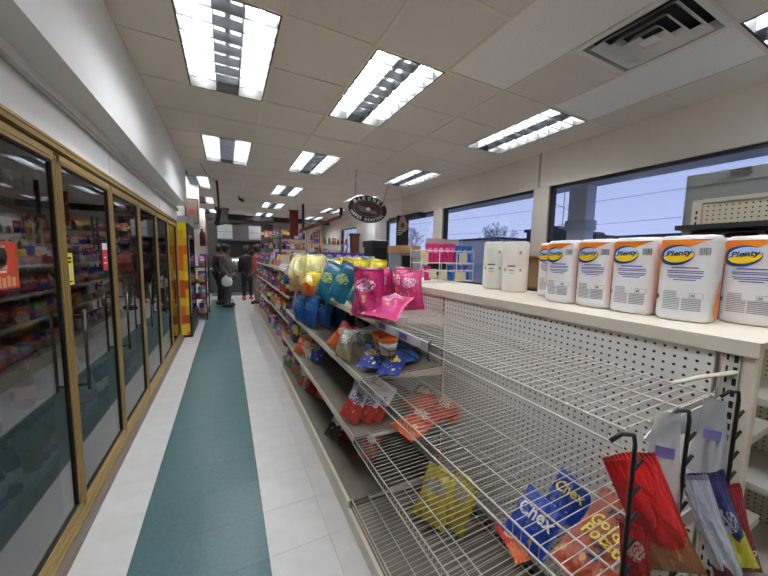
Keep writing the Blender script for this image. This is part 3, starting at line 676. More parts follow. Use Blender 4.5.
# dip tubs in a small black wire rack
tr = thing('wire_rack', 'small black wire rack hung below the top shelf', 'rack', (.80, 1.52, .95))
k = MB()
for zz in (.0, .07):
    k.tube([(-.07,-.24,zz),(.11,-.24,zz),(.11,.20,zz),(-.07,.20,zz),(-.07,-.24,zz)], .0025, 5)
for yy in (-.24, -.1, .05, .2): k.tube([(-.07,yy,.07),(-.07,yy,0),(.11,yy,0),(.11,yy,.20)], .0022, 5)
obj('frame', k, mat('black_wire', (20,20,22), .5), tr)
def tub(loc, lidc, k, lab):
    t = thing('dip_tub', lab, 'tub', loc, group='dip tubs')
    obj('cup', MB().lathe([(.042,0),(.052,.075),(.054,.08)], k=20), mat('tub_%d' % k, [(196,200,190),(222,190,160),(226,196,170)][k], .4), t, True)
    obj('band', MB().lathe([(.0478,.035),(.0525,.068)], k=20), mat('tubband_%d' % k, [(90,150,70),(214,120,70),(226,226,222)][k], .5), t, True)
    obj('lid', MB().lathe([(.057,.078),(.058,.092),(.055,.096)], k=20), mat('tublid_%d' % k, lidc, .35), t, True)
p = onX(388, 350, .80); tub((.80, p.y, .955), (236,116,30), 2, 'round dip tub with orange lid, nearest of three')
tub((.815, p.y+.115, .955), (232,120,40), 1, 'round dip tub with orange lid, middle of three')
tub((.805, p.y+.235, .955), (226,228,220), 0, 'round dip tub with white lid, furthest of three')
tr.location = (.80, p.y+.09, .95)
# ---- third shelf
bag(lay(311, 365, Z3, dx=.05, dz=.02), .16, .26, .08, ryl, blu_s, 'blue and white bag standing on the third shelf', yaw=-60, lean=-.15, seed=70)
bag(lay(322, 362, Z3, dx=.1, dz=.02), .18, .24, .08, blu, blu_s, 'dark blue bag beside the blue and white one on third shelf', yaw=-70, lean=-.2, seed=71, group='dark blue bags low')
bag(lay(300, 356, Z3, dx=.0, dz=.02), .18, .20, .09, red, mat('seal_red', (160,40,30), .4), 'red orange bag on the third shelf, beyond the blue bags', yaw=-60, lean=-.5, seed=72)
bag(lay(345, 372, Z3, dx=.15, dz=.02), .14, .14, .07, yel, yel_s, 'small yellow bag alone on the third shelf', yaw=-50, lean=-.8, seed=73)
for i, (x, y, lab) in enumerate([(340,424,'white and red snack bag at left of the leaning trio'), (352,425,'white and red snack bag in the middle of the leaning trio'), (363,423,'white and red snack bag at right of the leaning trio')]):
    bag(lay(x, y, Z3, dx=.05, dz=.02), .14, .22, .06, wht, teal_s, lab, yaw=-45, lean=-.45, roll=.35, seed=74+i, group='white and red bags')
for i, (x, y, ln, yw, lab) in enumerate([(403,440,-1.35,-80,'red snack bag lying under wire shelf, left one'), (425,425,-1.3,-95,'red snack bag lying under wire shelf, middle one'), (447,420,-1.25,-110,'red snack bag lying under wire shelf, right one'), (412,415,-1.3,-70,'red snack bag lying at back, against the bay divider')]):
    bag(lay(x, y, Z3, dx=-.02, dz=.04), .19, .26, .07, red, mat('seal_red', (160,40,30), .4), lab, yaw=yw, lean=ln, seed=80+i, group='red bags on third shelf')
bag(lay(516, 556, Z3, dx=.02, dz=.03), .145, .175, .07, chx, blu_s, 'royal blue snack bag with white lettering, front one of two', yaw=-55, lean=-.85, roll=.42, seed=90, texts=[('Chex', -.05, .62, .05, .12, t_white, .05)], group='royal blue bags')
bag(lay(552, 528, Z3, dx=.03, dz=.03), .135, .165, .07, chx, blu_s, 'royal blue snack bag behind, leaning toward the pegboard', yaw=-60, lean=-.8, roll=.35, seed=91, texts=[('Chex', -.05, .62, .042, .105, t_yel, .05)], group='royal blue bags')
bag(lay(528, 562, Z3, dx=-.02, dz=.012), .06, .12, .03, red, mat('seal_red', (160,40,30), .4), 'narrow orange bag lying before the royal blue bags', yaw=-10, lean=-1.35, roll=0, seed=92)
bag(lay(578, 598, Z3, dx=.0, dz=.03), .20, .30, .09, gold_, mat('seal_copper', (140,70,44), .35), 'copper orange potato chip bag with yellow lettering under wire shelf', yaw=-62, lean=-1.0, roll=.45, seed=93,
    texts=[('JONES', .05, .80, .035, .11, t_navy, -.05), ('Golden', -.1, .64, .042, .135, t_yel, 0), ('Potato', -.1, .50, .042, .135, t_yel, 0), ('2', -.1, .34, .045, .035, t_navy, 0)])
# ---- base deck
for i, (x, y, ln, yw, lab) in enumerate([(417,530,-.55,-60,'yellow snack bag on the base shelf, left of the pair'), (438,534,-.45,-80,'yellow snack bag on the base shelf, right of the pair')]):
    bag(lay(x, y, ZB, dx=.06, dz=.02), .18, .25, .07, lem, yel_s, lab, yaw=yw, lean=ln, roll=.1, seed=95+i, group='yellow bags on base shelf')
bag(lay(331, 441, ZB, dx=.0, dz=.02), .13, .21, .06, blk, teal_s, 'black and white bag poking out at the base shelf front', yaw=-35, lean=-.5, roll=.4, seed=97)
bag(lay(345, 443, ZB, dx=.02, dz=.02), .13, .24, .06, wht, teal_s, 'red and white bag upright at the base shelf front', yaw=-45, lean=-.2, roll=.2, seed=98)
bag(lay(362, 463, ZB, dx=.02, dz=.02), .12, .22, .05, red, mat('seal_red', (160,40,30), .4), 'narrow red bag leaning under the third shelf edge', yaw=-40, lean=-.3, roll=.3, seed=99)
for i, (x, y, m, s_, lab) in enumerate([(292,374,red,yel_s,'orange bag at the front of far base shelf'), (300,382,yel,yel_s,'small yellow bag on far base shelf'), (307,396,M_('redbag',(186,34,28),(170,30,26),(214,90,60),seed=21),mat('seal_red', (160,40,30), .4),'bright red bag at edge of base shelf'), (316,402,ora,yel_s,'orange and yellow bag at edge of the base shelf')]):
    bag(lay(x, y, ZB, dx=.04, dz=.02), .16, .18, .08, m, s_, lab, yaw=-50, lean=-.6, roll=.2, seed=100+i)
# ------------------------------------------------------------------ clip strips and hanging packs at the near end
m_blk = mat('black_plastic', (18,18,18), .45)
strips = []
for i, (X, yy, zb, lab) in enumerate([(.675, .285, .70, 'black clip strip hanging from the front corner of top shelf'), (.895, .285, .72, 'black clip strip hanging from middle of the shelf end'), (1.145, .278, .72, 'black clip strip hanging beside the end upright')]):
    t = thing('clip_strip', lab, 'clip strip', (X, yy, zb), group='clip strips'); zt = 1.178-zb
    obj('strip', MB().tube([(-.045, .02, zt-.012), (-.03, .01, zt+.004), (-.008, 0, zt+.002), (0, 0, zt-.02), (.002, 0, 0)], .0042, 6), m_blk, t, True)
    for q in range(int((zt-.05)/.055)):
        z = zt-.07-.055*q; obj('clip', MB().tube([(.0, 0, z), (.020, -.006, z+.020)], [.0048, .0036], 6), m_blk, t)
# ------------------------------------------------------------------ hanging packs
def hpack(px0, py0, y, w, h, t, m, ms, label, yaw, lean, roll, seed, texts=()):
    p = onY(px0, py0, y); R = Matrix.Rotation(math.radians(yaw), 3, 'Z') @ Matrix.Rotation(lean, 3, 'X') @ Matrix.Rotation(roll, 3, 'Y')
    base = p - R @ Vector((0, 0, h)); return bag(base, w, h, t, m, ms, label, yaw=yaw, lean=lean, roll=roll, seed=seed, texts=texts, group='packs on clip strips')
redp = M_('redpack', (206,26,30), (176,116,66), (214,34,36), (206,150,90), seed=31, split=.33)
hpack(630, 462, .325, .10, .27, .045, redp, mat('seal_redp', (196,30,30), .3), 'bright red snack pack with brown nuts hanging on front clip strip', -52, .12, -.42, 121)
hpack(634, 525, .315, .055, .16, .02, M_('redpack2', (170,28,34), (150,24,30), (196,190,186), seed=32), mat('seal_redp', (196,30,30), .3), 'second red snack pack pressed against the front clip strip', -60, .05, -.10, 122)
hpack(703, 474, .29, .08, .25, .035, M_('bluesilver', (44,46,110), (206,206,60), (196,206,224), (228,220,90), seed=33, split=.36), mat('seal_navy', (40,42,104), .35), 'navy and yellow pack hanging on middle clip strip', -45, .1, -.40, 123)
hpack(694, 480, .27, .05, .27, .025, M_('silverpack', (186,198,214), (96,26,34), (206,214,226), (110,30,36), seed=34, split=.30), mat('seal_silver', (186,190,196), .3, .4), 'silver pack with maroon foot hanging on middle clip strip', -60, .05, -.36, 124)
hpack(724, 490, .28, .075, .25, .035, M_('maroonpack', (150,26,36), (120,40,30), (130,24,34), (186,110,70), seed=35, split=.25), mat('seal_maroon', (150,40,46), .3), 'maroon snack pack with white outlined lettering by the upright', -40, .1, -.34, 125, [('Pop', .0, .28, .035, .07, t_white, 0)])
m_film = film('clear_film', (214,220,230), .36, .25)
for i, (a, b, w_, h_, lab) in enumerate([(668, 412, .075, .27, 'empty clear plastic sleeve hanging between two clip strips'), (715, 400, .07, .20, 'empty clear plastic sleeve hanging close to the pegboard upright')]):
    p = onY(a, b, .30); k = MB(); n0 = 0; N = 8
    for j in range(9):
        for q in range(N+1):
            u = -1+2*q/N; v = j/8; k.v.append((u*w_/2*(.6+.4*v), .012*math.sin(u*2.2+v*3+i)*(.3+v), -h_*v))
    for j in range(8):
        for q in range(N): k.f.append((j*(N+1)+q, j*(N+1)+q+1, (j+1)*(N+1)+q+1, (j+1)*(N+1)+q))
    t = thing('plastic_sleeve', lab, 'plastic sleeve', (p.x, .30, p.z-h_), math.radians(-55), 'plastic sleeves')
    o = obj('film', k, m_film, t, True); o.location = (0, 0, h_)
    o = obj('tag', MB().box(-.016, .016, -.008, -.006, -.10, -.075), mat('violet_tag', (120,112,176), .4), t); o.location = (0, 0, h_)
# ================================================================== ON THE TOP DECK
ZD = 1.302
m_pw = mat('pack_white', (226,226,228), .28, noise=.02, nscale=30); m_por = mat('pack_orange', (238,132,22), .3); m_pbl = mat('pack_blue', (22,62,132), .3); m_pye = mat('pack_yellow', (246,206,30), .3)
m_pgr = mat('pack_print_grey', (140,142,150), .4); m_pvi = mat('pack_print_violet', (96,94,160), .4); m_pbk = mat('pack_print_black', (56,56,64), .4); m_pwt = mat('pack_print_white', (244,246,250), .35)
PW, PD, PH = .147, .147, .288
def pack_section():
    pts = []; n = 64
    for i in range(n):
        a = 2*math.pi*i/n; c_, s_ = math.cos(a), math.sin(a); e = 2/3.4
        pts.append((math.copysign(abs(c_)**e, c_)*PW/2, math.copysign(abs(s_)**e, s_)*PD/2))
    return pts
_sec = pack_section()
_arc = [0]
for i in range(64):
    a, b = _sec[i], _sec[(i+1) % 64]; _arc.append(_arc[-1]+math.hypot(b[0]-a[0], b[1]-a[1]))
_front = _arc[48]          # arc length of the middle of the front (-y)
def pack_pt(s, z, off=.0009):
    q = (_front+s) % _arc[64]; i = max(k for k in range(64) if _arc[k] <= q); f = (q-_arc[i])/(_arc[i+1]-_arc[i]); a, b = _sec[i], _sec[(i+1) % 64]
    x = a[0]+(b[0]-a[0])*f; y = a[1]+(b[1]-a[1])*f; n = Vector((b[1]-a[1], a[0]-b[0], 0)).normalized()
    k = 1-.0*z
    return Vector((x, y, z))*k + n*off
def grid_print(mb, fa, fb, z0, z1, nz, ns=10, off=.0009):
    # ribbon between two arc-length functions of z
    n0 = len(mb.v)
    for j in range(nz+1):
        z = z0+(z1-z0)*j/nz
        for i in range(ns+1): mb.v.append(tuple(pack_pt(fa(z)+(fb(z)-fa(z))*i/ns, z, off)))
    for j in range(nz):
        for i in range(ns): mb.f.append((n0+j*(ns+1)+i, n0+j*(ns+1)+i+1, n0+(j+1)*(ns+1)+i+1, n0+(j+1)*(ns+1)+i))
def ell_print(mb, cs, cz, a, b, off, tilt=.15, a0=0, a1=6.2832, inner=0, n=28, ics=0, icz=0):
    n0 = len(mb.v); rings = 4
    for j in range(rings+1):
        f = inner+(1-inner)*j/rings
        for i in range(n+1):
            t = a0+(a1-a0)*i/n; x = a*math.cos(t)*f; y = b*math.sin(t)*f
            mb.v.append(tuple(pack_pt(cs+ics*(1-f)+x*math.cos(tilt)-y*math.sin(tilt), cz+icz*(1-f)+x*math.sin(tilt)+y*math.cos(tilt), off)))
    for j in range(rings):
        for i in range(n): mb.f.append((n0+j*(n+1)+i, n0+j*(n+1)+i+1, n0+(j+1)*(n+1)+i+1, n0+(j+1)*(n+1)+i))
def build_pack():
    t = thing('paper_towel_pack', 'x', 'paper towels', group='printed paper towel packs')
    b = MB(); n = 64; n0 = 0; prof = [(.90,0),(.98,.006),(1,.02),(1,PH*.5),(1,PH-.02),(.97,PH-.006),(.90,PH),(.3,PH-.004)]
    for s_, z in prof:
        for x, y in _sec: b.v.append((x*s_, y*s_, z+.0015*math.sin(x*90)*math.cos(y*70)*(z > PH-.01)))
    for j in range(len(prof)-1):
        for i in range(n): b.f.append((j*n+i, j*n+(i+1) % n, (j+1)*n+(i+1) % n, (j+1)*n+i))
    b.f.append(tuple(range(n))[::-1]); b.f.append(tuple((len(prof)-1)*n+i for i in range(n)))
    obj('wrapper', b, m_pw, t, True)
    o = MB(); hf = .088
    # orange sweep from the upper right down the left side
    grid_print(o, lambda z: -.150, lambda z: -.082+.016*((z-.03)/.21)+.125*max(0, (z-.16)/.112)**2.2, .02, PH-.014, 28, 24, .0022)
    grid_print(o, lambda z: .082+.30*(z-.012)+1.4*max(0, .035-z), lambda z: .150, .010, .14, 12, 12, .0022)
    obj('orange_print', o, m_por, t)
    k = MB(); ell_print(k, -.022, PH-.066, .047, .034, .0030, .16); obj('logo_blue', k, m_pbl, t)
    k = MB(); ell_print(k, -.016, PH-.064, .040, .0265, .0038, .16, a0=3.2, a1=6.22, inner=.12, icz=.004); obj('logo_yellow', k, m_pye, t)
    k = MB(); ell_print(k, -.014, PH-.061, .040, .024, .0038, .16, a0=-.1, a1=3.2, inner=.05); obj('logo_sky', k, mat('pack_sky', (186,214,244), .3), t)
    k = MB(); text_on(k, 'Plenty', lambda a, b_: pack_pt(a, b_, .0046), -.013, PH-.061, .024, .064, .25, .10, bold=1); obj('lettering', k, mat('pack_navy', (16,36,92), .3), t)
    k = MB(); x = .034; r = random.Random(4)
    while x < .062:
        w_ = r.choice((.0008, .0014, .002)); grid_print(k, lambda z, a=x: a, lambda z, a=x+w_: a, PH-.066, PH-.042, 1, 1); x += w_+r.choice((.0009, .0014))
    obj('barcode', k, m_pbk, t)
    k = MB(); r = random.Random(6)
    for q, (zz, a, b_) in enumerate([(.178,-.030,.038),(.168,-.040,.050),(.162,-.040,.050),(.152,-.040,.050),(.146,-.034,.046),(.138,-.022,.034)]):
        grid_print(k, lambda z, a=a: a, lambda z, b_=b_: b_, zz, zz+(.0042 if q == 0 else .0030), 1, 6)
    obj('violet_print', k, m_pvi, t)
    k = MB()
    for q in range(11):
        zz = .098-.006*q
        if q > 3: grid_print(k, lambda z: -.046, lambda z: .000, zz, zz+.0026, 1, 4); grid_print(k, lambda z: .005, lambda z: .052, zz, zz+.0034, 1, 4)
        else: grid_print(k, lambda z: -.046, lambda z: -.010, zz, zz+.0024, 1, 4)
    for (a, b_, z0, z1) in ((.022,.056,.096,.0972),(.022,.056,.080,.0812),(.022,.0232,.080,.097),(.0548,.056,.080,.097),(.026,.036,.084,.092)): grid_print(k, lambda z: a, lambda z: b_, z0, z1, 1, 3)
    obj('grey_print', k, m_pgr, t)
    k = MB(); ell_print(k, -.068, .078, .009, .009, .0012, 0); obj('seal_mark', k, mat('pack_seal', (40,70,120), .4), t)
    return t
pack0 = build_pack()
def edge_y(px, py, X): return onX(px, py, X).y
PK = [((722, 784), 1.50, 'paper towel pack cut by the right picture edge'), ((652, 713), 1.365, 'large printed paper towel pack, second from the right edge'),
      ((610, 651), 1.37, 'printed paper towel pack, third from the right edge'), ((575, 609), 1.38, 'printed paper towel pack, fourth from the right edge'), ((544, 574), 1.38, 'printed paper towel pack, fifth from the right edge'), ((537, 560), 1.53, 'printed paper towel pack half hidden at left end of row')]
for i, ((a, b), X, lab) in enumerate(PK):
    y = (onX(a, 290, X+.02).y+onX(b, 290, X+.02).y)/2; rz = math.radians(-90+(-3, 6, 3, 2, 0, 0)[i]); loc = (X+PD/2, y, ZD)
    if i == 0: pack0.location = loc; pack0.rotation_euler = (0,0,rz); pack0['label'] = lab
    else: dup(pack0, loc, (0,0,rz), lab)
q = dup(pack0, (1.66, onX(716, 290, 1.6).y+.02, ZD), (0,0,math.radians(-78)), 'paper towel pack standing behind, between the two largest packs')
# plain white rolls
m_roll = mat('roll_wrap', (226,226,218), .35); m_rg = mat('roll_leaf', (150,186,110), .5)
for i, (pa, pb, lab) in enumerate([(478, 496, 'plain white wrapped roll pack, left of the pair'), (497, 517, 'plain white wrapped roll pack, right of the pair')]):
    X = 1.55-.03*i; a = onX(pa, 265, X); b = onX(pb, 265, X); R = (a.y-b.y)/2*.98
    t = thing('white_roll_pack', lab, 'paper rolls', (X+R, (a.y+b.y)/2, ZD), math.radians(-90+25), 'plain white rolls')
    hh = onX((pa+pb)/2, 241.5, X).z-ZD
    obj('wrapper', MB().lathe([(R*.9,0),(R,.012),(R,hh*.49),(R*.985,hh*.5),(R,hh*.51),(R,hh-.012),(R*.9,hh),(R*.25,hh-.004)], k=28), m_roll, t, True)
    k = MB(); k.box(-R*.3, R*.3, -R-.001, -R*.9, hh*.50, hh*.53); k.box(-R*.2, R*.2, -R-.001, -R*.9, hh*.42, hh*.44); k.box(-R*.2, R*.2, -R-.001, -R*.9, hh*.37, hh*.38); obj('print', k, mat('roll_print', (120,124,116), .5), t)
    for (u, v) in ((.55, .78), (.6, .44), (-.5, .44)):
        k = MB(); k.lathe([(.012,0),(.010,.002)], k=8); k.xf(Matrix.Translation((u*R, -math.sqrt(max(0, 1-u*u))*R, v*hh)) @ Matrix.Rotation(math.pi/2, 4, 'X')); obj('leaf_mark', k, m_rg, t)
# two-tier wire rack with pink and blue packets
yR = 2.08; XA, XZ = onY(421, 270, yR).x, onY(473, 270, yR).x
wr_ = thing('wire_display_rack', 'white two tier wire rack with small packets on the deck', 'rack', (1.45, yR, ZD))
def rk(p): return (p[0]-1.45, p[1]-yR, p[2]-ZD)
k = MB(); zz = [onY(445, y_, yR).z for y_ in (284, 271, 263, 251)]
zz[0] = ZD+.006
for z in zz: k.tube([rk((XA, yR, z)), rk((XZ, yR, z)), rk((XZ, yR+.16, z)), rk((XA, yR+.16, z)), rk((XA, yR, z))], .004, 5)
for f_ in (0, .33, .66, 1): k.tube([rk((XA+(XZ-XA)*f_, yR, zz[0])), rk((XA+(XZ-XA)*f_, yR, zz[3]))], .004, 5)
for f_ in (0, 1): k.tube([rk((XA+(XZ-XA)*f_, yR+.16, zz[0])), rk((XA+(XZ-XA)*f_, yR+.16, onY(445, 238, yR).z))], .004, 5)
obj('frame', k, mat('rack_white', (222,216,200), .4), wr_)
hd = onY(420, 249, yR+.17); 
obj('header_card', MB().box(*[v for v in (onY(426,240,yR+.17).x-1.45, onY(459,240,yR+.17).x-1.45)], .165, .170, onY(440,250,yR+.17).z-ZD, onY(440,239,yR+.17).z-ZD), mat('card_cream', (206,204,190), .6), wr_)
m_pkt = M_('pinkpacket', (214,26,120), (204,20,110), (236,170,206), seed=41); m_bkt = M_('bluepacket', (34,92,190), (40,110,206), (150,190,230), seed=42); m_card = mat('price_card', (214,204,172), .6)
for i, px_ in enumerate((429, 434.5, 440, 446, 451.5)):
    p = onY(px_, 265, yR+.05+.01*i); bag((p.x, p.y, zz[2]), .075, onY(px_, 244, p.y).z-zz[2], .03, m_pkt, mat('seal_pinkp', (226,120,176), .4), 'bright pink packet in upper tier of wire rack, %s from the left' % ORD[i].replace('nearest','first'), yaw=0, lean=-.08, roll=random.uniform(-.1,.1), seed=130+i, group='pink packets in wire rack')
for i, (px_, up) in enumerate(((458,1),(464,1),(468.5,1),(451,0),(459,0),(467,0),(428,0))):
    zb = zz[2] if up else zz[0]; p = onY(px_, 265, yR+.06+.01*i); bag((p.x, p.y, zb), .07, .14 if up else .12, .03, m_bkt if i != 6 else m_pkt, blu_s, '%s packet in %s tier of wire rack, %s' % ('blue' if i != 6 else 'pink', 'upper' if up else 'lower', ('leftmost blue','middle blue','rightmost blue','leftmost blue','middle blue','rightmost blue','leftmost of all')[i]), yaw=0, lean=-.08, seed=140+i, group='blue packets in wire rack')
k0 = MB().box(-.5, .5, -.001, .001, 0, 1).mesh('price_card', m_card)
for i, (pa, pb, pt, pb_) in enumerate(((422,428.5,252,264),(459,467.5,253,264),(429,436.5,269,278),(440,447,271,279),(455,466,272,281))):
    a = onY(pa, pb_, yR-.008); b = onY(pb, pt, yR-.008); c_ = link('price_card', k0, wr_, rk(((a.x+b.x)/2, yR-.008, a.z))); c_.scale = (b.x-a.x, 1, b.z-a.z)
# ================================================================== SECOND GONDOLA AND GREY CABINET BY THE WINDOW
t = thing('gondola_shelving', 'cream pegboard shelving with dark shelf at right edge by window', 'shelving', (2.56, -.2, 0), group='gondola bays')
objw('pegboard_panel', MB().box(2.54, 2.555, -.8, .86, .1, 1.85), peg_mat('pegboard_cream2', (214,206,182)), t)
u_ = objw('upright', MB().box(2.525, 2.575, .86, .905, 0, 1.87), m_cream, t); k = MB()
for i in range(55): k.box(2.523, 2.526, .878, .886, .06+.032*i, .078+.032*i)
obj('slots', k, m_slot, u_); objw('top_cap', MB().box(2.525, 2.575, -.8, .86, 1.85, 1.872), m_cream, t)
m_dsh = mat('shelf_charcoal', (46,42,48), .4)
s_ = objw('shelf', MB().box(2.22, 2.54, -.8, .86, 1.675, 1.70), m_dsh, t)
for z in (1.3, .9, .5, .12): objw('shelf', MB().box(2.12, 2.54, -.8, .86, z-.03, z), mat('shelf_white', (206,202,192), .45), t)
for i in range(5):
    y = .78-.14*i; tt = thing('dark_canister', 'dark brown tapered canister under charcoal shelf, %s from its far end' % ORD[i].replace('nearest','first'), 'canister', (2.36, y, 1.30), group='dark canisters under charcoal shelf')
    obj('body', MB().lathe([(.042,0),(.05,.30),(.062,.365),(.055,.37)], k=14), mat('tin_brown', (58,36,34), .3, .3), tt, True); obj('rim', MB().lathe([(.062,.355),(.066,.36),(.062,.366)], k=14), mat('tin_rim', (92,60,80), .3, .3), tt, True)
gc = thing('grey_cabinet', 'tall plain grey cabinet standing before the window', 'cabinet', (3.25, .2, 0))
obj('body', MB().cbox(-.05, .5, -1.0, 1.0, 0, 2.165, .01), mat('cabinet_grey', (158,164,164), .5, noise=.06, nscale=2), gc)
obj('top_band', MB().box(-.054, -.05, -.99, .99, 2.07, 2.075), mat('cabinet_seam', (120,126,126), .5), gc)
hy0 = onX(752, 170, 3.2).y-.2; hy1 = onX(731, 171, 3.2).y-.2; hz = onX(742, 170.5, 3.2).z
obj('handle', MB().box(-.062, -.05, hy0, hy1, hz-.014, hz+.014), mat('cabinet_handle', (96,98,100), .5), gc)
# cardboard box on the shelf beyond the deck
p = onX(526, 284, 2.1); bxz = 1.30
cb = thing('cardboard_box', 'open brown cardboard box between white rolls and paper towels', 'box', (2.1, p.y, bxz-.02), math.radians(8))
zt = onX(526, 258, 2.1).z-bxz+.02; hw = (onX(516, 270, 2.1).y-onX(536, 270, 2.1).y)/2
k = MB(); k.box(0, .006, -hw, hw, 0, zt); k.box(.30, .306, -hw, hw, 0, zt); k.box(0, .306, -hw, -hw+.006, 0, zt); k.box(0, .306, hw-.006, hw, 0, zt); k.box(0, .306, -hw, hw, 0, .006); obj('walls', k, mat('cardboard', (150,118,84), .8), cb)
obj('flap', MB().prism([(0, zt), (-.06, zt+.02), (-.058, zt+.026), (.004, zt+.006)], 'y', -hw, hw), mat('cardboard_light', (196,170,120), .8), cb)
cs = thing('stock_shelf', 'low dark shelf unit behind the deck carrying the cardboard box', 'shelving', (2.25, p.y, 0))
obj('top', MB().box(-.2, .3, -.6, .9, 1.25, 1.278), m_dsh, cs)
for yy in (-.58, .88): obj('side', MB().box(-.2, .3, yy-.02, yy+.02, 0, 1.25), m_dsh, cs)
bag((2.2, p.y+.02, bxz), .14, .22, .06, M_('coral', (226,90,80), (214,60,60), (240,200,190), seed=44), yel_s, 'coral red packet sticking out of the cardboard box', yaw=-80, lean=-.2, seed=150)
# ================================================================== BACK OF THE SHOP
PAL = [((186,40,44),'red'),((34,70,160),'blue'),((226,190,50),'yellow'),((60,130,70),'green'),((120,70,150),'purple'),((216,110,40),'orange'),((214,208,196),'white'),((60,44,40),'dark brown'),((206,110,150),'pink'),((90,160,190),'pale blue')]
PBAG = [bag_mat('far_bag_%d' % i, c, tuple(int(v*.7+40) for v in PAL[(i*3+2) % 10][0]), PAL[(i*5+6) % 10][0], PAL[(i+4) % 10][0], seed=60+i) for i, (c, n) in enumerate(PAL)]
PBOX = [bag_mat('far_box_%d' % i, c, PAL[(i*3+1) % 10][0], (225,222,214), PAL[(i+5) % 10][0], seed=80+i, foil=.5) for i, (c, n) in enumerate(PAL)]
# small carton: box with a raised lid edge, UV per face
def carton_mesh():
    mb = MB(); mb.uv = []
    x, y, z = .5, .5, 1
    for a, b, c, d in (((-x,-y,0),(x,-y,0),(x,-y,z),(-x,-y,z)), ((x,-y,0),(x,y,0),(x,y,z),(x,-y,z)), ((x,y,0),(-x,y,0),(-x,y,z),(x,y,z)), ((-x,y,0),(-x,-y,0),(-x,-y,z),(-x,y,z)), ((-x,-y,z),(x,-y,z),(x,y,z),(-x,y,z)), ((-x,-y,0),(-x,y,0),(x,y,0),(x,-y,0)), ((-.46,-.46,z+.03),(.46,-.46,z+.03),(.46,.46,z+.03),(-.46,.46,z+.03)), ((-.5,-.5,z),(.5,-.5,z),(.46,-.46,z+.03),(-.46,-.46,z+.03)), ((-.5,-.5,z),(-.46,-.46,z+.03),(-.46,.46,z+.03),(-.5,.5,z))):
        mb.quad(a, b, c, d); mb.uv += [(0,0),(1,0),(1,1),(0,1)]
    return mb.mesh('carton', PBOX[0])
CART = carton_mesh()
def row(where, p0, p1, z, n, yaw, kinds, hs, rnd, depth=.0, wmin=.1, wmax=.17):
    # a row of single packets between two floor-plan points
    prev = {}
    for i in range(n):
        f_ = (i+.5)/n; x = p0[0]+(p1[0]-p0[0])*f_; y = p0[1]+(p1[1]-p0[1])*f_; ci = rnd.randrange(10); h = rnd.uniform(*hs); k = rnd.choice(kinds)
        nm = PAL[ci][1]; prev[(nm, k)] = prev.get((nm, k), 0)+1
        lab = '%s %s, %s along %s' % (nm, {'b': 'snack bag', 'c': 'carton', 'o': 'bottle'}[k], ORD[i].replace('nearest','first') if i < len(ORD) else 'last', where)
        if k == 'b':
            bag((x, y, z+.01), rnd.choice((.13, .15)), rnd.choice((.20, .24)), .07, PBAG[ci], teal_s, lab, yaw=yaw+rnd.uniform(-15, 15), lean=rnd.uniform(-.3, -.05), roll=rnd.uniform(-.15, .15), seed=200+rnd.randrange(4), group=where, parts=False)
        elif k == 'c':
            o = link('carton', CART, None, (x, y, z), (0, 0, math.radians(yaw+rnd.uniform(-6, 6))), PBOX[ci]); o.scale = (rnd.uniform(wmin, wmax), .10, h); tag(o, lab, 'carton', where)
        else:
            b, lb, cp = BK[ci % 6]; lab = '%s bottle, %s along %s' % (BN[ci % 6], ORD[i].replace('nearest','first') if i < len(ORD) else 'last', where)
            o = link('bottle', b, None, (x, y, z), None); o.scale = (1.1, 1.1, h/.24); tag(o, lab, 'bottle', where)
rnd = random.Random(21)
# ---- far gondola run on the same line
m_fdark = mat('rack_black', (30,28,28), .5)
for b in range(4):
    y0 = 4.25+PIT*b; y1 = y0+PIT
    t = thing('gondola_shelving', 'crowded snack shelving beyond the main run, %s of four bays' % ORD[b].replace('nearest','first'), 'shelving', (XB, (y0+y1)/2, 0), group='gondola bays')
    for z in (1.30, .95, .60): solid_shelf(t, y0, y1, .72, XB-.01, z)
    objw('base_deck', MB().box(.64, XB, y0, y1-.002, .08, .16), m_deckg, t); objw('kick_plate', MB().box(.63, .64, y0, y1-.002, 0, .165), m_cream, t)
    objw('back_panel', MB().box(XB, XB+.02, y0, y1-.002, .0, 1.5), m_cream, t); objw('upright', MB().box(1.17, 1.20, y0-.015, y0+.015, 0, 1.5), m_cream, t)
    for z, nm in ((1.30,'top'),(.95,'second'),(.60,'third'),(.16,'base')):
        if b == 0 and nm == 'top': continue
        row('the %s shelf of the %s far snack bay' % (nm, ORD[b].replace('nearest','first')), (.78, y0+.05), (.78, y1-.05), z, 7, -70, 'bbbc', (.16, .24), rnd)
# red cups and dark tray at the near end of it
t = thing('display_stand', 'dark round tray stand at end of far snack shelving', 'stand', (.86, 4.14, 0))
obj('tray', MB().lathe([(.02,1.35),(.13,1.352),(.14,1.362),(.135,1.372)], k=20), m_fdark, t, True); obj('post', MB().tube([(0,0,.02),(0,0,1.352)], .02, 8), m_fdark, t); obj('foot', MB().lathe([(.11,0),(.11,.015),(.03,.03)], k=16), m_fdark, t, True)
for i, (dx, dy) in enumerate(((-.065, -.04), (.045, -.05))):
    t = thing('red_cup', 'red lidded cup on the dark round tray, %s one' % ('left', 'right')[i], 'cup', (.86+dx, 4.14+dy, 1.373), group='red cups')
    obj('cup', MB().lathe([(.032,0),(.045,.13)], k=14), mat('cup_red', (206,26,34), .35), t, True); obj('lid', MB().lathe([(.048,.13),(.046,.142),(.03,.15)], k=14), mat('cup_lid', (226,220,220), .4), t, True)
    obj('stripe', MB().lathe([(.0395,.055),(.042,.085)], k=14), mat('cup_white', (230,226,222), .4), t, True)
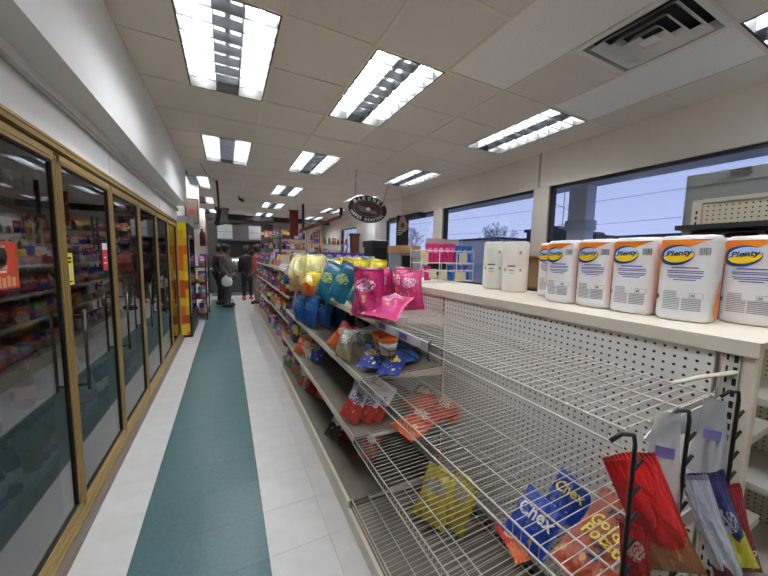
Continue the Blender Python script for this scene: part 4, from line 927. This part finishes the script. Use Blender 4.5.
# ---- yellow patterned merchandiser past the coolers
YM = 6.45
def pat_mat():
    m = bpy.data.materials.new('yellow_pattern'); m.use_nodes = True; t = m.node_tree; b = t.nodes['Principled BSDF']; b.inputs['Roughness'].default_value = .4
    tcn = t.nodes.new('ShaderNodeTexCoord'); mp_ = t.nodes.new('ShaderNodeMapping'); mp_.inputs['Scale'].default_value = (7.5, 1, 6.5); t.links.new(tcn.outputs['Object'], mp_.inputs[0])
    vo = t.nodes.new('ShaderNodeTexVoronoi'); vo.distance = 'CHEBYCHEV'; vo.inputs['Randomness'].default_value = .25; vo.inputs['Scale'].default_value = 1; t.links.new(mp_.outputs[0], vo.inputs['Vector'])
    rp = t.nodes.new('ShaderNodeValToRGB'); rp.color_ramp.interpolation = 'CONSTANT'; e = rp.color_ramp.elements
    e[0].position = 0; e[0].color = lin((232,186,34)); e[1].position = .35; e[1].color = lin((224,116,26)); n = e.new(.6); n.color = lin((238,206,60)); n = e.new(.8); n.color = lin((196,84,30))
    sp = t.nodes.new('ShaderNodeSeparateColor'); t.links.new(vo.outputs['Color'], sp.inputs[0]); t.links.new(sp.outputs[0], rp.inputs[0]); t.links.new(rp.outputs[0], b.inputs['Base Color']); return m
mc = thing('open_merchandiser', 'tall merchandiser with yellow and orange patterned side panel', 'cooler', (-.75, YM, 0))
obj('side_panel', MB().box(-.20, .135, 0, .02, .05, 1.90), pat_mat(), mc)
obj('side_header', MB().box(-.20, .135, -.002, .02, 1.90, 2.02), mat('merch_yellow', (240,222,30), .4), mc)
bk = MB(); bk.box(-.55, -.50, .02, 1.3, 0, 2.02); bk.box(-.5, .15, .02, 1.3, 1.84, 2.02); bk.box(-.5, .15, 1.26, 1.3, 0, 2.02); bk.box(-.5, .17, .02, 1.3, 0, .38); bk.box(.135, .16, -.002, .05, 0, 2.02)
obj('cabinet', bk, mat('merch_black', (26,25,26), .45), mc)
obj('door_trim', MB().box(.155, .165, .06, .09, .42, 1.8), mat('merch_trim', (186,192,198), .3, .5), mc)
obj('glass', MB().box(.14, .146, .09, 1.24, .40, 1.82), m_dglass, mc)
for z in (.75, 1.15, 1.5): obj('shelf', MB().box(-.48, .1, .05, 1.25, z-.015, z), m_shelfw, mc)
for z, nm in ((.40,'base'),(.75,'lower'),(1.15,'middle'),(1.5,'upper')): row('the %s shelf of the yellow sided merchandiser' % nm, (-.72, YM+.15), (-.72, YM+1.2), z, 9, 90, 'o', (.2, .26), rnd)
obj('lamp_box', MB().box(.0, .16, .1, 1.2, 2.02, 2.14), mat('merch_lampbox', (196,196,206), .5), mc)
# ---- snack rack further along the left
t = thing('snack_rack', 'low black rack of colourful snack bags past the yellow merchandiser', 'rack', (-.62, 8.6, 0))
for z in (.12, .5, .85, 1.2): obj('shelf', MB().box(-.25, .2, -.55, .55, z-.02, z), m_fdark, t)
for x_, y_ in ((-.24,-.54),(-.24,.54),(.19,-.54),(.19,.54)): obj('post', MB().box(x_-.012, x_+.012, y_-.012, y_+.012, 0, 1.45), m_fdark, t)
for z, nm in ((.12,'lowest'),(.5,'second'),(.85,'third'),(1.2,'top')): row('the %s shelf of the low black rack' % nm, (-.52, 8.12), (-.52, 9.1), z, 6, 40, 'bbc', (.2, .28), rnd)
# wall stub, framed sign, fire extinguisher, hanging screen
struct('wall_partition', MB().box(-1.4, -.50, 7.95, 8.02, 2.02, ZH), m_wall)
sg = thing('wall_sign', 'small framed picture high on the beige wall past coolers', 'sign', (-.60, 7.85, 2.1)); obj('board', MB().box(-.14, .07, 0, .02, .05, .52), mat('sign_brown', (120,98,84), .6), sg)
obj('frame', MB().box(-.16, .09, .01, .03, .03, .54), mat('sign_frame', (60,48,42), .5), sg); k = MB(); k.lathe([(.06,0),(.06,.004)], k=16); k.xf(Matrix.Translation((-.035, 0, .27)) @ Matrix.Rotation(math.pi/2, 4, 'X')); obj('emblem', k, mat('sign_red', (150,60,50), .6), sg)
tv = thing('hanging_screen', 'black flat screen hung from ceiling above the aisle end', 'screen', (-.09, 7.2, 2.08), math.radians(72))
obj('screen_case', MB().cbox(-.21, .21, -.04, .04, .0, .34, .012).xf(Matrix.Rotation(.25, 4, 'X') @ Matrix.Rotation(-.18, 4, 'Y')), mat('screen_black', (20,20,21), .35), tv)
obj('screen_glass', MB().box(-.19, .19, -.045, -.041, .02, .32).xf(Matrix.Rotation(.25, 4, 'X') @ Matrix.Rotation(-.18, 4, 'Y')), mat('screen_face', (60,62,66), .12), tv)
obj('mount', MB().tube([(0, .02, .28), (0, .05, .86)], .022, 8), mat('screen_black', (20,20,21), .35), tv); obj('arm', MB().box(-.1, .1, .02, .07, .26, .34), m_fdark, tv)
cw = MB().tube([(-.34, 6.0, ZH-.004), (-.28, 6.6, ZH-.03), (-.15, 7.1, ZH-.06)], .006, 5); tag(obj('ceiling_cable', cw, m_blk), 'thin black cable along the ceiling to the hanging screen', 'cable')
hk = onZ(241, 196, ZH); t = thing('ceiling_camera', 'small dark camera fixed under the ceiling tiles', 'camera', (hk.x, hk.y, ZH-.12)); obj('body', MB().tube([(-.05,0,.05),(.06,0,.0)], .035, 8), m_blk, t); obj('bracket', MB().tube([(-.04,0,.05),(-.06,0,.119)], .015, 6), m_blk, t)
p = onY(209, 240, 12.2); t = thing('fire_extinguisher', 'red fire extinguisher on the far left wall', 'extinguisher', (-.71, 12.265, 1.75)); obj('cylinder', MB().lathe([(.07,0),(.08,.02),(.08,.40),(.05,.47),(.03,.50)], k=14), mat('ext_red', (96,20,22), .4), t, True); obj('valve', MB().box(-.05, .03, -.02, .02, .5, .56), m_blk, t)
struct('wall_kitchen', MB().box(-2.6, -.62, 12.35, 12.45, 0, ZH), m_wall)
# ---- kitchen hood, counter, food cases
m_hood = mat('hood_white', (238,242,248), .35, .0); m_steel = mat('steel', (150,150,154), .35, .7)
a = onY(217, 224, 12.4); b = onY(261, 240, 12.4)
hd_ = thing('extractor_hood', 'white and steel extractor hood over the rear food counter', 'hood', ((a.x+b.x)/2, 12.4, b.z))
W_ = (b.x-a.x)/2; H_ = a.z-b.z
obj('left_panel', MB().box(-W_, -W_*.33, 0, .9, 0, H_), m_hood, hd_); obj('middle_panel', MB().box(-W_*.33, W_*.42, .01, .9, 0, H_), m_steel, hd_); obj('right_panel', MB().box(W_*.42, W_, 0, .9, 0, H_), m_hood, hd_); obj('rim', MB().box(-W_-.02, W_+.02, -.02, .9, -.04, 0), m_steel, hd_)
obj('seam', MB().box(-W_, W_, -.004, 0, H_*.48, H_*.5), m_steel, hd_)
struct('trim_7', MB().box(-2.6, XR, 12.95, 13.05, 2.76, ZH), mat('bulkhead_dark', (40,36,34), .8))
struct('wall_kitchen_back', MB().box(-.62, 1.7, 13.5, 13.6, 0, 2.7), mat('kitchen_tile', (110,106,104), .4))
ct = thing('food_counter', 'long steel food counter at the rear of shop', 'counter', (.3, 12.5, 0)); obj('base', MB().box(-.8, .75, 0, .7, 0, .92), mat('counter_grey', (74,74,80), .5), ct); obj('top', MB().box(-.85, .78, -.03, .73, .92, .96), m_steel, ct)
obj('kick_strip', MB().box(-.8, .75, -.01, 0, 0, .12), mat('counter_strip', (140,140,144), .5), ct)
for i, x in enumerate((-.5, .0, .5)):
    t = thing('food_case', 'lit glass food case on rear counter, %s from the left' % ORD[i].replace('nearest','first'), 'food case', (.3+x, 12.75, .962), group='food cases'); obj('case', MB().cbox(-.22, .22, -.2, .2, 0, .16, .01), m_steel, t); obj('hood', MB().box(-.2, .2, -.15, .2, .32, .40), mat('case_white', (222,222,220), .4), t); obj('light_strip', emitter_box() if False else MB().box(-.18, .18, -.14, -.11, .30, .32), emis('case_light_%d' % i, (255,236,214), 6), t)
    for s_ in (-.2, .2): obj('side', MB().box(s_-.008, s_+.008, -.18, .2, .16, .34), m_steel, t)
    row('the top of food case %s' % ('one', 'two', 'three', 'four')[i], (.3+x-.18, 12.68), (.3+x+.18, 12.68), 1.122, 3, 0, 'c', (.06, .12), rnd, wmin=.08, wmax=.12)
sh_ = thing('wall_shelf', 'rear wall shelf stacked with cartons above the counter end', 'shelf', (2.0, 12.9, 0))
for z in (1.3, 1.75, 2.15): obj('board', MB().box(-.9, .9, -.3, .0, z-.025, z), mat('shelf_brown', (98,76,62), .6), sh_)
for x in (-.88, .88): obj('side', MB().box(x-.02, x+.02, -.3, 0, 0, 2.5), mat('shelf_brown', (98,76,62), .6), sh_)
for z, nm in ((1.3,'lower'),(1.75,'middle'),(2.15,'upper')): row('the %s board of the rear wall shelf' % nm, (1.15, 12.72), (2.85, 12.72), z, 12, 0, 'cco', (.16, .28), rnd)
# ---- middle-back: shelving, pillar, slanted beam, purple cartons
def shelf_unit(cx, cy, w_, h_, zs, label, m, kinds, n, yaw=0):
    t = thing('shelving_unit', label, 'shelving', (cx, cy, 0))
    for s_ in (-1, 1):
        for d in (-.16, .16): obj('post', MB().box(s_*w_/2-.018, s_*w_/2+.018, d-.018, d+.018, 0, h_), m, t)
    for z in zs: obj('shelf', MB().box(-w_/2, w_/2, -.18, .18, z-.02, z), m, t)
    for q, z in enumerate(zs): row('shelf %s of the %s' % (('one','two','three','four','five','six')[q], label.split(',')[0]), (cx-w_/2+.06, cy-.08), (cx+w_/2-.06, cy-.08), z, n, yaw, kinds, (.14, .26), rnd)
m_cw = mat('rack_cream', (200,194,180), .5)
shelf_unit(2.85, 9.6, 1.35, 2.25, (.3, .75, 1.15, 1.5, 1.85), 'cream open rack of dark jars, behind the purple boxes', m_cw, 'coo', 9)
shelf_unit(2.25, 11.0, 1.3, 2.4, (.4, .9, 1.35, 1.7, 2.05), 'brown rack of bottles, left of the cream rack', mat('rack_brown', (84,60,48), .6), 'oc', 9)
t = thing('wood_pillar', 'reddish brown wooden post beside the cream rack', 'pillar', (3.4, 8.8, 0)); obj('post', MB().cbox(-.11, .11, -.11, .11, 0, 2.1, .01), mat('wood_red', (96,52,38), .5, noise=.15, nscale=8), t); obj('cap', MB().box(-.13, .13, -.13, .13, 2.1, 2.16), mat('wood_dark', (70,40,30), .5), t)
obj('plinth', MB().box(-.13, .13, -.13, .13, 0, .1), mat('wood_dark', (70,40,30), .5), t)
p0 = onY(300, 231, 9.2); p1 = onY(341, 217, 9.2)
t = thing('slanted_beam', 'slanted wooden beam below the ceiling over the rear racks', 'beam', (p0.x, 9.2, p0.z)); d_ = p1-p0
obj('beam', MB().prism([(0,-.04),(d_.x,d_.z-.04),(d_.x,d_.z+.06),(0,.06)], 'y', -.05, .05), mat('beam_wood', (120,82,52), .6, noise=.1, nscale=6), t)
obj('bracket', MB().box(d_.x-.04, d_.x+.04, -.04, .04, d_.z+.04, ZH-p0.z-.001), m_fdark, t); obj('bracket', MB().box(.06, .12, -.04, .04, .05, ZH-p0.z-.001), m_fdark, t)
t = thing('red_banner', 'dark red hanging banner near the rear ceiling', 'banner', onY(294, 236, 9.8)); obj('cloth', MB().box(-.13, .13, -.01, .01, 0, .75), mat('banner_red', (104,26,30), .7), t); obj('rod', MB().tube([(-.16,0,.76),(.16,0,.76)], .012, 6), m_fdark, t)
for s_ in (-.12, .12): obj('hanger', MB().tube([(s_,0,.76),(s_,0,ZH-t.location.z-.001)], .004, 4), m_fdark, t)
tbl = thing('island_shelf', 'island of purple cartons behind the popcorn bags', 'shelving', (2.05, 6.1, 0)); obj('body', MB().box(-.5, .7, -.35, .35, 0, 1.33), m_cream, tbl); obj('top', MB().box(-.52, .72, -.37, .37, 1.33, 1.36), m_cream, tbl)
row('the purple carton island', (1.62, 5.85), (2.7, 5.85), 1.362, 8, 0, 'c', (.10, .14), random.Random(3))
mpur = bag_mat('purple_box', (74,40,140), (64,36,128), (200,190,226), (90,50,160), seed=91, foil=.4)
for i in range(6):
    o = link('carton', CART, None, (1.62+.19*i, 6.12, 1.362), (0,0,0), mpur); o.scale = (.17, .2, .20); tag(o, 'purple carton on the island, %s from the left' % ORD[i].replace('nearest','first'), 'carton', 'purple cartons')
t = thing('cardboard_box', 'closed brown cardboard box behind the popcorn bags', 'box', (1.0, 4.72, 1.302), math.radians(-20)); obj('walls', MB().cbox(-.16, .16, -.10, .10, 0, .20, .004), mat('cardboard', (150,118,84), .8), t); obj('tape', MB().box(-.16, .16, -.025, .025, .20, .202), mat('tape', (190,160,110), .4), t)
# ---- coffee bar along the windows
cbk = thing('coffee_bar', 'cream coffee bar counter along the windows', 'counter', (2.75, 5.6, 0)); obj('base', MB().box(-.3, .35, -1.8, .1, 0, 1.0), mat('bar_cream', (176,166,150), .5), cbk); obj('top', MB().box(-.33, .37, -1.83, .12, 1.0, 1.04), mat('bar_top', (206,200,190), .3), cbk)
def brewer(x, y, zt, w_, label, cb_, ctop):
    t = thing('coffee_machine', label, 'coffee machine', (x, y, 1.04)); h = zt-1.04
    obj('body', MB().cbox(-w_/2, w_/2, -.2, .2, 0, h-.12, .012), cb_, t); obj('top', MB().cbox(-w_/2-.02, w_/2+.02, -.22, .22, h-.12, h, .012), ctop, t); obj('panel', MB().box(-w_/2+.03, w_/2-.03, -.205, -.2, h*.35, h*.75), m_blk, t); obj('drip_tray', MB().box(-w_/2+.03, w_/2-.03, -.28, -.2, .02, .05), m_steel, t); return t
def at(px_, py_, y): return onY(px_, py_, y)
a = at(404, 246, 4.6); brewer(a.x, 4.6, a.z, .36, 'grey coffee machine with wooden top by the window', mat('machine_grey', (136,140,146), .4), mat('machine_wood', (186,140,92), .5))
a = at(427, 250, 4.1); brewer(a.x, 4.1, a.z, .30, 'pale grey dispenser right of the wooden topped machine', mat('machine_pale', (160,164,172), .4), mat('machine_pale2', (176,178,184), .4))
a = at(378, 241, 5.2); brewer(a.x-.05, 5.2, a.z, .28, 'black framed coffee machine beside the white pillar', mat('machine_black', (24,24,26), .35), mat('machine_black', (24,24,26), .35))
for i, (px_, c_, lab) in enumerate(((364,(60,110,170),'blue cup sleeve stack on the cup table'),(371,(120,190,200),'aqua cup stack on the cup table'),(357,(216,216,220),'white cup stack on the cup table'),(350,(210,206,200),'cream cup stack on the cup table'))):
    a = at(px_, 268, 4.9); zt = at(px_, 257, 4.9).z; t = thing('cup_stack', lab, 'cups', (a.x, 4.9, 1.252), group='cup stacks'); obj('cups', MB().lathe([(.045,0),(.055,(zt-1.25)*.5),(.047,(zt-1.25)*.5+.01),(.06,zt-1.25)], k=14), mat('cups_%d' % i, c_, .5), t, True); obj('rim', MB().lathe([(.06,zt-1.255),(.064,zt-1.25),(.06,zt-1.245)], k=14), mat('cups_rim', (230,228,224), .5), t, True)
tcx = at(361, 268, 4.9).x
t = thing('cup_table', 'narrow cream table carrying the coloured cup stacks', 'table', (tcx, 4.84, 0)); obj('top', MB().box(-.26, .26, -.12, .14, 1.22, 1.25), m_cream, t)
for x_ in (-.23, .23):
    for y_ in (-.10, .10): obj('leg', MB().box(x_-.02, x_+.02, y_-.02, y_+.02, 0, 1.22), m_cream, t)
rnd2 = random.Random(33)
row('the second shelf of the popcorn bay', (.74, 3.30), (.74, 3.95), Z2, 5, -65, 'b', (.18, .24), rnd2)
row('the third shelf of the popcorn bay', (.72, 2.95), (.72, 3.95), Z3, 7, -65, 'bbc', (.14, .22), rnd2)
row('the base shelf of the popcorn bay', (.70, 3.0), (.70, 3.95), .122, 6, -60, 'bbc', (.14, .2), rnd2)
# ---- hanging oval sign
t = thing('oval_sign', 'black oval coffee sign with white lettering hanging from ceiling', 'sign', CAM+ray(367.5, 209.5)*5.3, math.radians(-22)); t.rotation_euler = (0, math.radians(9), math.radians(-22))
a_, b_ = .325, .215
def oval(a, b, y0, y1): return MB().prism([(a*math.cos(q*math.pi/24), b*math.sin(q*math.pi/24)) for q in range(48)], 'y', y0, y1)
obj('board', oval(a_, b_, -.05, .05), mat('sign_black', (24,24,25), .35), t); obj('ring', oval(a_*.74, b_*.60, -.053, -.05), mat('sign_ring', (120,116,112), .4), t); obj('centre', oval(a_*.71, b_*.57, -.057, -.053), mat('sign_centre', (66,42,38), .4), t)
sw = MB()
for q in range(3): sw.prism([(-a_*.55+.02*q, .035-.035*q), (-.08, .02-.03*q), (a_*.5, -.02-.015*q), (a_*.5, -.028-.015*q), (-.08, .008-.03*q), (-a_*.55+.02*q, .028-.035*q)], 'y', -.059, -.057)
obj('swirl', sw, mat('sign_grey', (150,146,142), .4), t); obj('medallion', MB().prism([(.035*math.cos(q*math.pi/8)+.01, .028*math.sin(q*math.pi/8)) for q in range(16)], 'y', -.061, -.057), mat('sign_star', (228,220,206), .4), t)
lt = MB()
def arc_text(s, top):
    n = len(s)
    for i, ch in enumerate(s):
        if ch == ' ': continue
        f_ = (i-(n-1)/2)/n
        if top: th = math.pi/2 - f_*math.radians(128); R1, R2 = a_*.86, b_*.79
        else: th = -math.pi/2 + f_*math.radians(140); R1, R2 = a_*.87, b_*.80
        x, z = R1*math.cos(th), R2*math.sin(th); tx, tz = -R1*math.sin(th), R2*math.cos(th)
        rot = math.atan2(tz, tx) + (math.pi if top else 0)
        text_on(lt, ch, lambda u, v: (u, -.0535, v), x, z, .062 if top else .043, .05 if top else .03, 0, rot, bold=1)
arc_text('BARONET', True); arc_text('COFFEE ROASTERS', False)
obj('lettering', lt, mat('sign_white', (226,224,220), .5), t)
ch = MB(); L0 = t.location
for s_, q in ((-1, .24), (1, .24)): ch.tube([(s_*q, 0, .15), (s_*(q+.05), 0, ZH-L0.z-.05)], .004, 4)
obj('chain', ch, m_fdark, t)
# ---- black hanging coffee poster
p = CAM+ray(402, 246)*5.6; t = thing('hanging_poster', 'black hanging poster with a coffee bag picture before the window', 'poster', p, math.radians(-22)); zt = (CAM+ray(402,216)*5.6).z-p.z
obj('sheet', MB().box(-.11, .11, -.004, .004, 0, zt), m_blk, t); obj('coffee_bag', MB().prism([(-.085, zt*.52), (.085, zt*.52), (.09, zt*.70), (.06, zt*.84), (.035, zt*.97), (-.035, zt*.97), (-.06, zt*.84), (-.09, zt*.70)], 'y', -.012, -.004), mat('poster_tan', (150,128,106), .6), t)
k = MB()
for q, (wl, zz_) in enumerate(((.15,.49),(.10,.42),(.07,.36))): k.box(-.095, -.095+wl, -.006, -.004, zt*zz_, zt*zz_+.012)
obj('poster_lines', k, mat('poster_white', (210,206,200), .6), t); k = MB(); k.tube([(0,0,zt),(-.04,.0,ZH-p.z-.001)], .003, 4); obj('cord', k, m_fdark, t)
obj('emblem', MB().prism([(.035*math.cos(q*math.pi/6), zt*.68+.045*math.sin(q*math.pi/6)) for q in range(12)], 'y', -.014, -.012), mat('poster_dark', (70,56,50), .6), t)
aw = thing('dark_awning', 'dark valance board over the window behind the poster', 'board', (XR-.12, 6.2, 2.36)); obj('board', MB().box(-.08, .1, -.45, .95, 0, .1), m_fdark, aw); obj('edge', MB().box(-.085, -.08, -.45, .95, .0, .02), mat('awning_green', (60,66,50), .6), aw)
# ================================================================== PEOPLE
def skin(name, verts, edges, rad, m, parent, root=0, sub=2):
    me = bpy.data.meshes.new(name); me.from_pydata([tuple(v) for v in verts], edges, []); me.materials.append(m)
    o = bpy.data.objects.new(name, me); COL.objects.link(o); o.parent = parent
    s = o.modifiers.new('skin', 'SKIN'); s.use_smooth_shade = True
    if not me.skin_vertices: me.skin_vertices.new()
    for i, r in enumerate(rad): me.skin_vertices[0].data[i].radius = (r, r) if not isinstance(r, tuple) else r
    for i in range(len(verts)): me.skin_vertices[0].data[i].use_root = (i == root)
    u = o.modifiers.new('sub', 'SUBSURF'); u.levels = sub; u.render_levels = sub
    dg = bpy.context.evaluated_depsgraph_get(); dg.update(); m2 = bpy.data.meshes.new_from_object(o.evaluated_get(dg)); o.modifiers.clear(); o.data = m2; smooth(m2); return o
m_skin = mat('skin_tone', (120,84,66), .6); m_hair = mat('hair_black', (18,16,16), .6)
def person(loc, H, rz, label, top, bottom, shoe, arm=(.30, .55), coat=False, cap=False, bag_=False):
    # faces local +x
    t = thing('person', label, 'person', loc, rz); k = H/1.75
    P = lambda x, y, z: Vector((x, y, z))*k
    # one continuous body
    V = [P(0,0,.95), P(0,0,1.18), P(.01,0,1.40), P(.03,0,1.50), P(.05,0,1.56), P(.065,0,1.66),
         P(0,.10,.90), P(.03,.11,.50), P(-.02,.11,.09), P(.12,.12,.05), P(0,-.10,.90), P(.08,-.11,.50), P(.02,-.11,.09), P(.16,-.12,.05),
         P(0,.19,1.40), P(-.02,.23,1.12), P(.14,.21,.92), P(.20,.20,.85), P(0,-.19,1.40), P(-.02,-.24,1.12), P(.15,-.22,.94), P(.21,-.21,.87)]
    E = [(0,1),(1,2),(2,3),(3,4),(4,5),(0,6),(6,7),(7,8),(8,9),(0,10),(10,11),(11,12),(12,13),(2,14),(14,15),(15,16),(16,17),(2,18),(18,19),(19,20),(20,21)]
    Rr = [.13,.12,.12,.055,.06,.095,.085,.055,.04,.035,.085,.055,.04,.035,.06,.045,.035,.03,.06,.045,.035,.03]
    skin('body', V, E, [r*k for r in Rr], m_skin, t)
    lowz = .62 if coat else .86
    V2 = [P(0,0,lowz), P(0,0,1.15), P(.01,0,1.38), P(.025,0,1.47), P(0,.19,1.40), P(-.02,.23,1.12), P(.13,.21,.93), P(0,-.19,1.40), P(-.02,-.24,1.12), P(.14,-.22,.95)]
    skin('jacket', V2, [(0,1),(1,2),(2,3),(2,4),(4,5),(5,6),(2,7),(7,8),(8,9)], [(.165*k,.20*k),(.15*k,.185*k),(.145*k,.18*k),.085*k,.085*k,.07*k,.055*k,.085*k,.07*k,.055*k], top, t)
    V3 = [P(0,0,.92), P(0,.10,.86), P(.03,.11,.50), P(-.02,.11,.11), P(0,-.10,.86), P(.08,-.11,.50), P(.02,-.11,.11)]
    skin('trousers', V3, [(0,1),(1,2),(2,3),(0,4),(4,5),(5,6)], [r*k for r in (.14,.105,.078,.065,.105,.078,.065)], bottom, t)
    for y_, x_ in ((.115, -.02), (-.115, .02)): obj('shoe', MB().cbox((x_-.09)*k, (x_+.19)*k, (y_-.05)*k, (y_+.05)*k, 0, .095*k, .03*k), shoe, t)
    hs = MB().lathe([(.02,-.125),(.085,-.10),(.112,-.02),(.116,.05),(.09,.105),(.03,.13)], (0,0,0), 14); hs.xf(Matrix.Translation(P(.0,0,1.685)) @ Matrix.Scale(k, 4)); obj('hair', hs, m_hair, t, True)
    obj('nose', MB().lathe([(.018,-.03),(.02,0),(.006,.04)], tuple(P(.155,0,1.635)), 6), m_skin, t)
    for s_ in (-1, 1): obj('eye', MB().lathe([(.004,-.010),(.012,0),(.004,.010)], tuple(P(.148,.035*s_,1.665)), 6), m_hair, t)
    if cap: obj('cap', MB().lathe([(.12,0),(.118,.06),(.07,.11),(.02,.12)], tuple(P(.03,0,1.68)), 14), m_hair, t, True)
    return t
m_gj = mat('jacket_grey', (84,82,80), .85, noise=.08, nscale=12); m_bl = mat('cloth_black', (22,22,25), .8); m_jean = mat('jeans', (66,72,86), .8); m_shb = mat('shoe_black', (20,20,22), .5)
f1 = onZ(222, 303, 0); f1y = 9.9
pf = lambda px_, y: onY(px_, 280, y).x
p1 = person((pf(226.5, 9.9), 9.9, 0), 1.72, math.radians(-25), 'person in grey jacket and jeans holding a white plastic bag', m_gj, m_jean, m_shb)
b_ = thing('plastic_bag', 'white plastic carrier bag held by person in grey jacket', 'bag', (pf(224.5, 9.7)+.06, 9.66, .60)); obj('bag', MB().lathe([(.03,0),(.12,.04),(.14,.14),(.11,.24),(.04,.30),(.02,.33)], k=12, sy=.7), mat('bag_white', (222,220,218), .4), b_, True); obj('handle', MB().tube([(-.03,0,.30),(-.02,0,.38),(.02,0,.38),(.03,0,.30)], .012, 6), mat('bag_white', (222,220,218), .4), b_, True)
person((pf(220.5, 10.5), 10.5, 0), 1.72, math.radians(-35), 'person in black partly hidden behind the grey jacket person', m_bl, m_bl, m_shb)
person((pf(247.5, 11.2), 11.2, 0), 1.72, math.radians(95), 'person in long black coat wearing red shoes near counter', m_bl, m_bl, mat('shoe_red', (190,60,70), .5), coat=True)
person((pf(258, 10.2), 10.2, 0), 1.74, math.radians(150), 'person in rust red top behind the snack shelving end', mat('top_rust', (150,62,44), .8), mat('trouser_tan', (120,104,88), .8), m_shb, cap=True)
